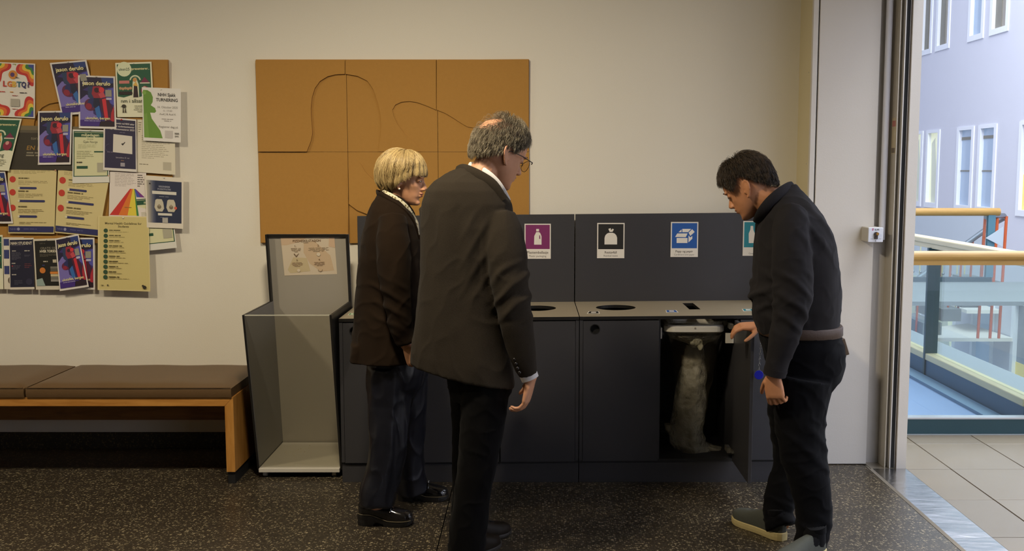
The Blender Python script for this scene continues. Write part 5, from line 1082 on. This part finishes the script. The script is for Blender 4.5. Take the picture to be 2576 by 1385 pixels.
jk = remesh([slices(W_TORSO, YW, e=2.25), limb(W_ARM), limb(W_ARM2), slices([(860, 886, 925, .10), (905, 880, 930, .11)], YW - .06)], 0.006, 6, 'jacket')
wear(jk, coat_m, 'jacket', woman, lambda co, no: folds(4, .006)(co, no) + creases(co, .88, 1.12, -.72, -.52, .006, 95, .55))
strip(smooth_path([P(950, 486, 4.62), P(956, 492, 4.545), P(978, 507, 4.505), P(1008, 526, 4.497), P(1034, 556, 4.515), P(1048, 600, 4.545)]), .019, .006, 'jacket_collar', coat_m, woman, up=(-.2, -.45, 1))
strip(smooth_path([P(950, 486, 4.62), P(968, 492, 4.68), P(1010, 520, 4.70), P(1045, 570, 4.66)]), .019, .006, 'jacket_collar', coat_m, woman, up=(-.2, .45, 1))
strip(smooth_path([P(960, 482, 4.61), P(966, 487, 4.552), P(985, 496, 4.527), P(1006, 510, 4.522), P(1024, 528, 4.532), P(1035, 548, 4.56), P(1038, 556, 4.60), P(1030, 538, 4.655), P(1000, 510, 4.67), P(970, 490, 4.655)], closed=True), .017, .005, 'blouse_collar', blouse_m, woman, up=(.35, -.2, 1), closed=True)
MB().solid(slices([(520, 1005, 1032, .05), (560, 1030, 1052, .06), (640, 1046, 1060, .05)], YW, sub=4)).build('blouse', blouse_m, woman, smooth=True)
tr = remesh([slices([(880, 925, 1066, .16), (930, 926, 1070, .165), (965, 926, 1062, .16), (1000, 930, 1040, .12)], YW), limb(W_LEG, n=24), limb(W_LEG2, n=24)], 0.006, 6, 'trousers')
wear(tr, navy_m, 'trousers', woman, lambda co, no: folds(21, .008, sc=(10, 10, 3.2))(co, no))
lo_m = mat('black_patent_leather', (22, 20, 20), 0.14, coat=0.6); rub_m = mat('black_rubber_sole', (20, 18, 17), 0.5); welt_m = mat('welt_thread', (112, 100, 76), 0.7)
for h_, t_ in (((-.775, 4.452), (-.530, 4.440)), ((-.640, 4.790), (-.400, 4.790))):
    up_, Wf, s0, TOP, ST = shoe(woman, h_, t_, 'loafer', lo_m, rub_m, None, welt_m)
    MB().tube([Wf(.60, y, s0(.6) + .058 * (1 - (y / .055) ** 2) + .001) for y in (-.034, -.02, 0, .02, .034)], .006, 8).build('saddle_strap', lo_m, up_, smooth=True)
    for y in (-.012, .004): MB().solid(ellipsoid(Wf(.60, y, s0(.6) + .063), (.005, .004, .004), 10, 6)).build('buckle', mat('steel_buckle', (200, 200, 196), 0.15, 1.0), up_, smooth=True)

# ------------------------------------------------------------------ the tall man
YT = 4.15; KT = -0.30
T_TORSO = [(422, 1160, 1184, .05), (431, 1136, 1206, .075), (441, 1114, 1224, .10), (456, 1090, 1246, .128), (478, 1070, 1268, .145), (510, 1059, 1288, .155), (560, 1056, 1294, .16), (620, 1055, 1286, .158), (700, 1053, 1272, .152), (780, 1047, 1270, .155), (850, 1039, 1280, .162), (905, 1031, 1290, .168), (940, 1030, 1296, .17)]
T_ARM = [(1258, 540, 4.04, .062), (1268, 585, 4.02, .075), (1275, 640, 4.0, .079), (1282, 705, 3.985, .076), (1292, 770, 3.98, .070), (1302, 835, 3.98, .062), (1315, 895, 3.985, .051), (1329, 942, 3.99, .038)]
T_ARM2 = [(1092, 520, 4.24, .060), (1104, 600, 4.30, .07), (1106, 700, 4.34, .064), (1112, 760, 4.38, .058), (1135, 800, 4.48, .05), (1160, 815, 4.58, .042)]
T_LEG = [(1222, 965, 4.08, .10), (1214, 1060, 4.06, .089), (1204, 1140, 4.05, .081), (1189, 1230, 4.035, .074), (1179, 1310, 4.03, .075), (1174, 1385, 4.025, .077), (1172, 1430, 4.02, .076)]
T_LEG2 = [(1184, 965, 4.24, .096), (1187, 1060, 4.24, .084), (1184, 1140, 4.24, .078), (1179, 1230, 4.235, .071), (1176, 1300, 4.23, .070), (1178, 1345, 4.235, .072), (1182, 1372, 4.245, .072)]
ht = Head(33, 24, P(1275.6, 392, 4.075), -1, 1.15)
hd, nl = hand(P(1335, 957, 3.99), (-0.22, 0.06, -1), (-0.9, 0.25, -0.1), (0.25, 1, 0.1), (20, 26, 20), 0.98, 4)
hd2, nl2 = hand(P(1172, 822, 4.62), (0.6, 0.7, -0.3), (0.5, -0.5, 0.3), (0, 0, 1), (30, 35, 25), 0.98)
nb_ = P(1218, 470, 4.17)
parts = ht.solids(False, 1.1) + [tube([ht.w((-.015, 0, .075)), ht.w((-.03, 0, .02)), nb_ + Vector((0, 0, .03)), nb_ + Vector((0, 0, -.08))], [.058, .057, .062, .085], 20)]
parts += [slices(T_TORSO[4:-3], YT, KT, inset=0.035), slices([(840, 1110, 1262, .11), (960, 1140, 1276, .11)], YT, KT), limb(T_ARM, scale=.66), limb(T_ARM2, scale=.66), limb(T_LEG[:-2], scale=.62), limb(T_LEG2[:-2], scale=.62), slices([(900, 1140, 1280, .12), (960, 1135, 1285, .12), (1000, 1150, 1270, .1)], YT, KT)] + hd + hd2
parts += [tube([P(*T_ARM[-1][:3]), P(1335, 957, 3.99)], [.028, .027], 14), tube([P(*T_ARM2[-1][:3]), P(1172, 822, 4.62)], [.028, .027], 14)]
tA, tB = ((-.305, 3.975), (-.145, 4.205)), ((-.325, 4.185), (-.095, 4.340))
for (a, b), lg in zip((tA, tB), (T_LEG, T_LEG2)):
    A, B = Vector((a[0], a[1], 0)), Vector((b[0], b[1], 0)); f = (B - A).normalized(); A = A + f * .05; parts.append(tube([P(*lg[-3][:3]), P(*lg[-2][:3]), A + Vector((0, 0, .10)), A + f * .05 + Vector((0, 0, .060)), A + f * .14 + Vector((0, 0, .040))], [.05, .044, .029, .024, .020], 14))
me = remesh(parts, 0.0036, 3, 'person', 0.45); me.materials.append(skin_t)
tall = link('person', me); tag(tall, 'tall person with balding grey hair and glasses in a grey tweed jacket, seen from behind', 'person')
ht.eyes(tall); build_nails(nl, tall)
grey_h = hairmat('grey_brown_hair', (70, 58, 40), (158, 146, 120), 0.5)
def short_hair(H, N, density, length, lift, seed, sweep=0.0, hw_=.078, jit=0.25, seg=6, boost=0.5, clump=.003):
    S = []; r2 = np.random.default_rng(seed); n_ = 0; TN.clear()
    while n_ < N:
        phi = r2.uniform(-math.pi, math.pi); al = math.acos(r2.uniform(-.75, 1.0)); 
        if r2.random() > density(phi, al): continue
        n_ += 1; L = length(phi, al) * r2.uniform(.6, 1.1); da = L / .098; dphi = r2.normal(0, jit) * .5 + sweep; q = []; lf = lift * r2.uniform(.4, 1.15); cl = mnoise.noise(Vector((phi * 13, al * 5, seed)))
        for j in range(seg + 1):
            t = j / seg; a_ = al + da * t; p_ = phi + dphi * t * da / max(.35, math.sin(al)) * .6; r_ = head_r(p_, min(a_, R(118)), hw_)
            q.append(H.w(sph(p_, a_, r_ + .001 + lf * (1 + boost * max(0, math.cos(al)) ** 2) * math.sin(t * 2.2) + clump * (cl + mnoise.noise(Vector((phi * 4, al * 9, seed + 3)))) * t)))
        S.append(q); TN.append(min(1, max(0, .45 + 1.0 * cl + r2.normal(0, .25))))
    return S
def adiff(a, b): return abs((a - b + math.pi) % (2 * math.pi) - math.pi)
def dens_t(phi, al):
    a = abs((phi + math.pi) % (2 * math.pi) - math.pi); e_ = np.interp(a, [0, .6, 1.0, 1.35, 1.62, 1.95, 2.4, 3.15], [50, 54, 74, 92, 80, 108, 119, 124])
    if math.degrees(al) > e_: return 0
    return (.04 if patch(phi, al) < .040 else .25 if patch(phi, al) < .052 else 1.0) * (.8 if math.degrees(al) < 36 else 1.0)
def patch(phi, al): return (sph(phi, al, .1) - sph(math.pi * .97, R(45), .1)).length
curves_obj('hair', short_hair(ht, 15000, dens_t, lambda p_, a: .026 if a < R(60) else .020, (.011), 5, boost=1.6), .00045, grey_h, tall, TN)
def shell(H, edge, off, m, parent, skip=None, name='hair_underlayer'):
    cap = MB(); cv = []; NN = 44
    for i in range(18):
        for k in range(NN):
            ph = 2 * math.pi * k / NN; a = abs((ph + math.pi) % (2 * math.pi) - math.pi); e0 = 1.0; al = R(e0 + (edge(a) - e0) * i / 17); cv.append(H.w(sph(ph, al, head_r(ph, al, .078) + off * (1 if i < 17 else .0))))
    cap.add(cv, [(i * NN + k, i * NN + (k + 1) % NN, (i + 1) * NN + (k + 1) % NN, (i + 1) * NN + k) for i in range(17) for k in range(NN) if not (skip and skip(2 * math.pi * (k + .5) / NN, (cv[i * NN + k] - H.w(HC)).angle(H.R @ Vector((0, 0, 1)))))]); return cap.build(name, m, parent, smooth=True)
shell(ht, lambda a: np.interp(a, [0, .6, 1.0, 1.35, 1.62, 1.95, 2.4, 3.15], [46, 50, 72, 86, 74, 103, 115, 119]), .0015, mat('grey_under', (92, 78, 58), 0.8), tall, skip=lambda ph, al: patch(ph, al) < .046)
gl_m = mat('dark_spectacle_frame', (40, 32, 26), 0.3, 0.4)
gp = MB().tube([ht.w((-.012, -.079, .106)), ht.w((.0, -.080, .116)), ht.w((.05, -.078, .119)), ht.w((.100, -.073, .117))], .0019, 8).build('eyeglasses', gl_m, tall, smooth=True)
MB().tube([ht.w((-.012, .079, .106)), ht.w((.0, .080, .116)), ht.w((.05, .078, .119)), ht.w((.100, .073, .117))], .0019, 8).build('temple', gl_m, gp, smooth=True)
for sg in (1, -1):
    rim = [ht.w((.108 - .02 * abs(.27 * math.cos(q) ) - .006 * abs(.037 + .028 * math.cos(q)) / .06, (.036 + .029 * math.cos(q)) * sg, .104 + .020 * math.sin(q))) for q in [2 * math.pi * i / 22 for i in range(22)]]
    MB().tube(rim, .0011, 6, closed=True).build('rim', gl_m, gp, smooth=True)
    MB().face(rim).build('lens', clear_m, gp)
MB().tube([ht.w((.105, -.008, .108)), ht.w((.110, 0, .112)), ht.w((.105, .008, .108))], .0012, 6).build('bridge', gl_m, gp, smooth=True)
MB().tube([ht.w((.100, -.073, .117)), ht.w((.103, -.066, .112))], .002, 6).build('hinge', gl_m, gp)
kzT = (P(1250, 968, 4.06).z - P(1031, 905, 4.22).z) / (P(1250, 968, 4.06).x - P(1031, 905, 4.22).x)
jk = remesh([slices(T_TORSO, YT, KT, e=2.35, kz=kzT * 0.9), limb(T_ARM, n=24), limb(T_ARM2, n=24)], 0.006, 5, 'jacket')
def fT(co, no):
    d = folds(31, .0045, sc=(8, 8, 3.5))(co, no)
    d += creases(co, .98, 1.24, -.17, .06, .009, 70, -.9) + creases(co, 1.05, 1.45, -.30, -.12, .0045, 60, -1.6, .08)
    d += .004 * np.sin(co[:, 0] * 62 + 3 * co[:, 2]) * np.clip((1.45 - co[:, 2]) / .2, 0, 1) * np.clip((co[:, 2] - .9) / .3, 0, 1) * (no[:, 1] < -.2) * (co[:, 0] < -.2)
    return d
jt = wear(jk, tweed_m, 'jacket', tall, fT)
strip(smooth_path([P(1150, 428, 4.26), P(1160, 424, 4.185), P(1178, 428, 4.086), P(1210, 443, 4.038), P(1241, 465, 4.018), P(1265, 503, 4.018)]), .021, .009, 'jacket_collar', tweed_m, tall, up=(.35, -.35, 1))
strip(smooth_path([P(1150, 430, 4.26), P(1180, 428, 4.31), P(1240, 460, 4.30), P(1275, 510, 4.24)]), .021, .006, 'jacket_collar', tweed_m, tall, up=(.3, .45, 1))
strip(smooth_path([P(1180, 415, 4.20), P(1196, 420, 4.105), P(1224, 435, 4.062), P(1249, 458, 4.052), P(1266, 484, 4.065), P(1276, 505, 4.13), P(1268, 488, 4.235), P(1236, 446, 4.275), P(1200, 420, 4.265)], closed=True), .0150, .005, 'shirt_collar', wshirt_m, tall, up=(.45, -.1, 1), closed=True)
MB().solid(slices([(470, 1228, 1262, .04), (520, 1236, 1272, .05)], YT + .10, sub=4)).build('shirt_front', wshirt_m, tall, smooth=True)
cf = limb([(1329, 940, 3.99, .0365), (1334, 952, 3.99, .0355)], n=24); MB().solid(cf).build('shirt_cuff', wshirt_m, tall, smooth=True)
for v, u in ((903, 1294), (914, 1298), (925, 1302), (936, 1307)): MB().solid(ellipsoid(P(u, v, 3.945), (.0065, .004, .0065), 12, 6)).build('cuff_button', mat('dark_button', (24, 20, 18), 0.35), jt, smooth=True)
tr = remesh([slices([(880, 1128, 1288, .14), (940, 1124, 1292, .145), (975, 1128, 1288, .145), (1005, 1138, 1272, .12)], YT, KT), limb(T_LEG, n=24), limb(T_LEG2, n=24)], 0.006, 6, 'trousers')
wear(tr, black_c, 'trousers', tall, lambda co, no: folds(51, .006, sc=(9, 9, 6))(co, no))
bs_m = mat('dark_brown_shoe_leather', (26, 19, 11), 0.5, spec=0.15); bsole = mat('dark_shoe_sole', (30, 24, 18), 0.6); lace_m = mat('dark_lace', (22, 18, 14), 0.8)
sock_m = cloth('dark_sock_knit', (20, 20, 22), 0.95, 900, 0.1, 0.1)
def sock(parent, a, b, lg):
    A, B = Vector((a[0], a[1], 0)), Vector((b[0], b[1], 0)); f = (B - A).normalized(); A = A + f * .05
    MB().solid(tube(smooth_path([P(*lg[-2][:3]), A + Vector((0, 0, .13)), A + Vector((0, 0, .095)), A + f * .05 + Vector((0, 0, .062)), A + f * .14 + Vector((0, 0, .044))], 3), [.050] * 3 + [.040] * 3 + [.034] * 3 + [.029] * 3 + [.024], 16)).build('sock', sock_m, parent, smooth=True)
for (a, b), lg in zip((tA, tB), (T_LEG, T_LEG2)): shoe(tall, a, b, 'derby', bs_m, bsole, lace_m); sock(tall, a, b, lg)

# ------------------------------------------------------------------ the bending man
YR = 4.25
R_TORSO = [(463, 1984, 2004, .035), (476, 1956, 2014, .065), (494, 1926, 2030, .105), (514, 1911, 2046, .145), (540, 1907, 2064, .178), (570, 1905, 2078, .20), (610, 1902, 2092, .208), (650, 1899, 2100, .203), (700, 1896, 2108, .193), (726, 1888, 2111, .19), (745, 1888, 2111, .188), (762, 1894, 2111, .184), (800, 1897, 2108, .18), (836, 1912, 2104, .174)]
R_ARM = [(1992, 530, 4.11, .058), (1988, 575, 4.07, .072), (1990, 640, 4.045, .077), (1993, 700, 4.035, .079), (1993, 750, 4.03, .078), (1984, 800, 4.03, .067), (1971, 855, 4.03, .060), (1958, 900, 4.035, .048), (1949, 938, 4.04, .043)]
R_ARM2 = [(1990, 530, 4.39, .058), (1992, 600, 4.45, .070), (2000, 680, 4.52, .066), (1995, 750, 4.60, .060), (1962, 795, 4.66, .052), (1925, 812, 4.69, .043), (1912, 816, 4.695, .041)]
R_HIP = [(812, 1915, 2105, .170), (840, 1914, 2112, .176), (870, 1921, 2119, .18), (912, 1929, 2120, .18), (945, 1932, 2108, .175), (975, 1933, 2084, .162), (1000, 1935, 2076, .14)]
R_LEG = [(2022, 950, 4.15, .115), (2012, 1040, 4.14, .106), (2017, 1110, 4.13, .098), (2030, 1180, 4.12, .088), (2044, 1250, 4.11, .076), (2047, 1310, 4.10, .071), (2036, 1385, 4.09, .069), (2034, 1420, 4.085, .070), (2032, 1440, 4.08, .070)]
R_LEG2 = [(1992, 950, 4.34, .105), (1985, 1040, 4.37, .090), (1990, 1110, 4.37, .079), (1987, 1180, 4.35, .073), (1966, 1245, 4.32, .069), (1956, 1285, 4.305, .063), (1962, 1312, 4.285, .066), (1966, 1324, 4.275, .066)]
hr_ = Head(150, 32, P(1877, 476, 4.175), 1, 1.05)
hd, nl = hand(P(1946, 944, 4.04), (0.10, -0.02, -1), (0.65, 1, 0.0), (-1, 0.5, 0), (34, 34, 24), 0.98, 4)
hd2, nl2 = hand(P(1909, 818, 4.695), (-1, -0.02, -0.05), (0.1, 0.25, -1), (0.1, -1, 0.2), (18, 30, 28), 0.92, 5, 5)
nb_ = P(1972, 518, 4.27)
parts = hr_.solids(False, 1.0) + [tube([hr_.w((-.005, 0, .08)), hr_.w((-.035, 0, .025)), nb_ + Vector((-.02, 0, .03)), nb_ + Vector((.02, 0, -.08))], [.062, .062, .066, .09], 20)]
parts += [slices(R_TORSO[4:], YR, inset=0.03), limb(R_ARM, scale=.64), limb(R_ARM2, scale=.64), slices(R_HIP, YR, inset=.03), limb(R_LEG[:-2], scale=.62), limb(R_LEG2[:-2], scale=.62)] + hd + hd2
parts += [tube([P(*R_ARM[-1][:3]), P(1946, 944, 4.04)], [.030, .029], 14), tube([P(*R_ARM2[-1][:3]), P(1909, 818, 4.695)], [.028, .026], 14)]
rA, rB = ((1.20, 4.075), (.965, 3.905)), ((1.080, 4.235), (.918, 4.487))
for (a, b), lg in zip((rA, rB), (R_LEG, R_LEG2)):
    A, B = Vector((a[0], a[1], 0)), Vector((b[0], b[1], 0)); f = (B - A).normalized(); A = A + f * .05; parts.append(tube([P(*lg[-3][:3]), P(*lg[-2][:3]), A + Vector((0, 0, .10)), A + f * .05 + Vector((0, 0, .060)), A + f * .14 + Vector((0, 0, .040))], [.05, .044, .029, .024, .020], 14))
me = remesh(parts, 0.0036, 3, 'person', 0.45); me.materials.append(skin_r)
bend = link('person', me); tag(bend, 'person with short brown hair, charcoal shirt and black jeans, bending over the open cabinet', 'person')
hr_.eyes(bend); build_nails(nl, bend)
E_R = lambda a: np.interp(a, [0, .5, .85, 1.05, 1.3, 1.5, 1.75, 2.1, 2.6, 3.15], [46, 52, 70, 88, 78, 62, 66, 98, 117, 120])
def dens_r(phi, al):
    a = abs((phi + math.pi) % (2 * math.pi) - math.pi); return 1 if math.degrees(al) < E_R(a) else 0
curves_obj('hair', short_hair(hr_, 17000, dens_r, lambda p_, a: .040 if a < R(50) else (.030 if a < R(80) else .020), .013, 9, 0.0, .079, .3, 7, boost=1.0, clump=.007), .00050, hairmat('dark_brown_hair', (24, 17, 10), (72, 55, 34), 0.5), bend, TN)
shell(hr_, lambda a: E_R(a) - 3, .002, mat('brown_under', (30, 22, 14), 0.85), bend)
sh_ = remesh([slices(R_TORSO, YR, e=2.3), limb(R_ARM, n=24), limb(R_ARM2, n=24)], 0.006, 5, 'shirt')
def fR(co, no):
    return folds(71, .005, sc=(9, 9, 5))(co, no) + creases(co, .92, 1.20, .93, 1.12, .009, 75, .8) + creases(co, .98, 1.14, .84, .98, .011, 85, -.35, .03) + creases(co, 1.20, 1.48, 1.0, 1.25, .005, 60, 1.2, .06)
sR = wear(sh_, shirt_m, 'shirt', bend, fR)
strip(smooth_path([P(1996, 467, 4.27), P(1985, 470, 4.205), P(1962, 484, 4.155), P(1936, 507, 4.14), P(1917, 532, 4.155), P(1908, 552, 4.20), P(1907, 558, 4.27), P(1916, 535, 4.36), P(1945, 500, 4.385), P(1980, 472, 4.34)], closed=True), .021, .0055, 'shirt_collar', shirt_m, bend, up=(-.55, -.1, 1), closed=True)
MB().solid(limb([(1952, 925, 4.037, .0465), (1948, 942, 4.04, .0455)], n=24)).build('shirt_cuff', shirt_m, bend, smooth=True)
tr = remesh([slices(R_HIP, YR), limb(R_LEG, n=24), limb(R_LEG2, n=24)], 0.006, 5, 'trousers')
wear(tr, jean_m, 'trousers', bend, lambda co, no: folds(91, .006, sc=(9, 9, 7))(co, no) + creases(co, .33, .58, .9, 1.3, .005, 62, .9) + creases(co, .05, .2, .9, 1.3, .004, 90, .5))
rg = []
for v, g in ((813, .003), (816, .0065), (834, .0065), (838, .003)):
    a, c = P(1912, v, YR), P(2110, v, YR); o_ = (a + c) / 2; hw_ = (c.x - a.x) / 2 + g; rg.append([Vector((o_.x + hw_ * math.copysign(abs(math.cos(t)) ** .87, math.cos(t)), YR + (.176 + g) * math.copysign(abs(math.sin(t)) ** .87, math.sin(t)), o_.z)) for t in [2 * math.pi * i / 48 for i in range(48)]])
MB().solid(loft(rg)).build('belt', mat('brown_belt_leather', (62, 43, 28), 0.55, bump=(120, .1)), bend, smooth=True)['label'] = 'brown leather belt'
for u, v in ((2085, 824), (2030, 836)): p_ = P(u, v, 4.09 if u < 2050 else 4.13); MB().box(p_.x - .006, p_.x + .006, p_.y - .012, p_.y + .01, p_.z - .028, p_.z + .024).build('belt_loop', jean_m, bend, bevel=.002)
wp = P(2117, 868, 4.22); q_ = Matrix.Rotation(R(-18), 3, 'Y'); wm = MB().box(-.011, .011, -.045, .045, -.035, .035); wm.v = [tuple(wp + q_ @ Vector(p_)) for p_ in wm.v]; wm.build('back_pocket_wallet', mat('tan_wallet', (96, 78, 58), 0.6), bend, bevel=.003)
sn_m = mat('grey_green_knit', (70, 72, 64), 0.85, bump=(500, .2)); ss_m = mat('cream_rubber_sole', (196, 178, 124), 0.6)
shoe(bend, rA[0], rA[1], 'sneaker', sn_m, ss_m); shoe(bend, rB[0], rB[1], 'sneaker', sn_m, ss_m); sock(bend, *rA, R_LEG); sock(bend, *rB, R_LEG2)

# keys hanging from his far hand
kp = P(1921, 848, 4.655)
kr = empty('key_ring', kp, 'bunch of keys with a round blue fob hanging from the bending man\'s far hand', 'keys')
MB().tube([kp + Vector((.012 * math.cos(t), .003 * math.sin(t), .012 * math.sin(t))) for t in [2 * math.pi * i / 18 for i in range(18)]], .0012, 6, closed=True).build('split_ring', mat('steel_ring', (170, 168, 160), 0.25, 1.0), kr, smooth=True)
MB().tube([kp + Vector((-.01, 0, .025)), kp + Vector((.004, -.004, .012)), kp + Vector((.03, -.004, .02)), kp + Vector((.04, 0, .03))], (.009, .003), 8).build('strap', mat('dark_red_strap', (84, 24, 24), 0.7), kr, smooth=True)
for dx, an in ((-.004, -8), (.007, 5)):
    m3 = Matrix.Rotation(R(an), 3, 'Y'); km = MB(); km.prism([Vector((-.008, 0, 0)), Vector((.008, 0, 0)), Vector((.010, 0, -.018)), Vector((.004, 0, -.026)), Vector((.004, 0, -.060)), Vector((.0, 0, -.064)), Vector((-.003, 0, -.058)), Vector((-.003, 0, -.026)), Vector((-.010, 0, -.018))], (0, .0022, 0))
    km.v = [tuple(kp + Vector((dx, .001 * dx / abs(dx), -.010)) + m3 @ Vector(p_)) for p_ in km.v]; km.build('key', mat('dark_key_steel', (96, 92, 86), 0.3, 0.9), kr)
f0 = P(1909, 942, 4.655); ch = MB(); c0 = kp + Vector((-.010, 0, -.012))
for i in range(12):
    p_ = c0 + (f0 + Vector((0, 0, .022)) - c0) * i / 11; ch.tube([p_ + Vector(((.004 * math.cos(t)) if i % 2 else 0, 0 if i % 2 else .004 * math.cos(t), .006 * math.sin(t))) for t in [2 * math.pi * j / 10 for j in range(10)]], .0007, 5, closed=True)
co_ = ch.build('chain', mat('steel_ring', (170, 168, 160), 0.25, 1.0), kr, smooth=True); co_['kind'] = 'stuff'
MB().tube([f0 + Vector((0, .003, 0)), f0 + Vector((0, -.003, 0))], .021, 28).build('blue_fob', mat('royal_blue_plastic', (34, 40, 170), 0.35), kr, bevel=.001)
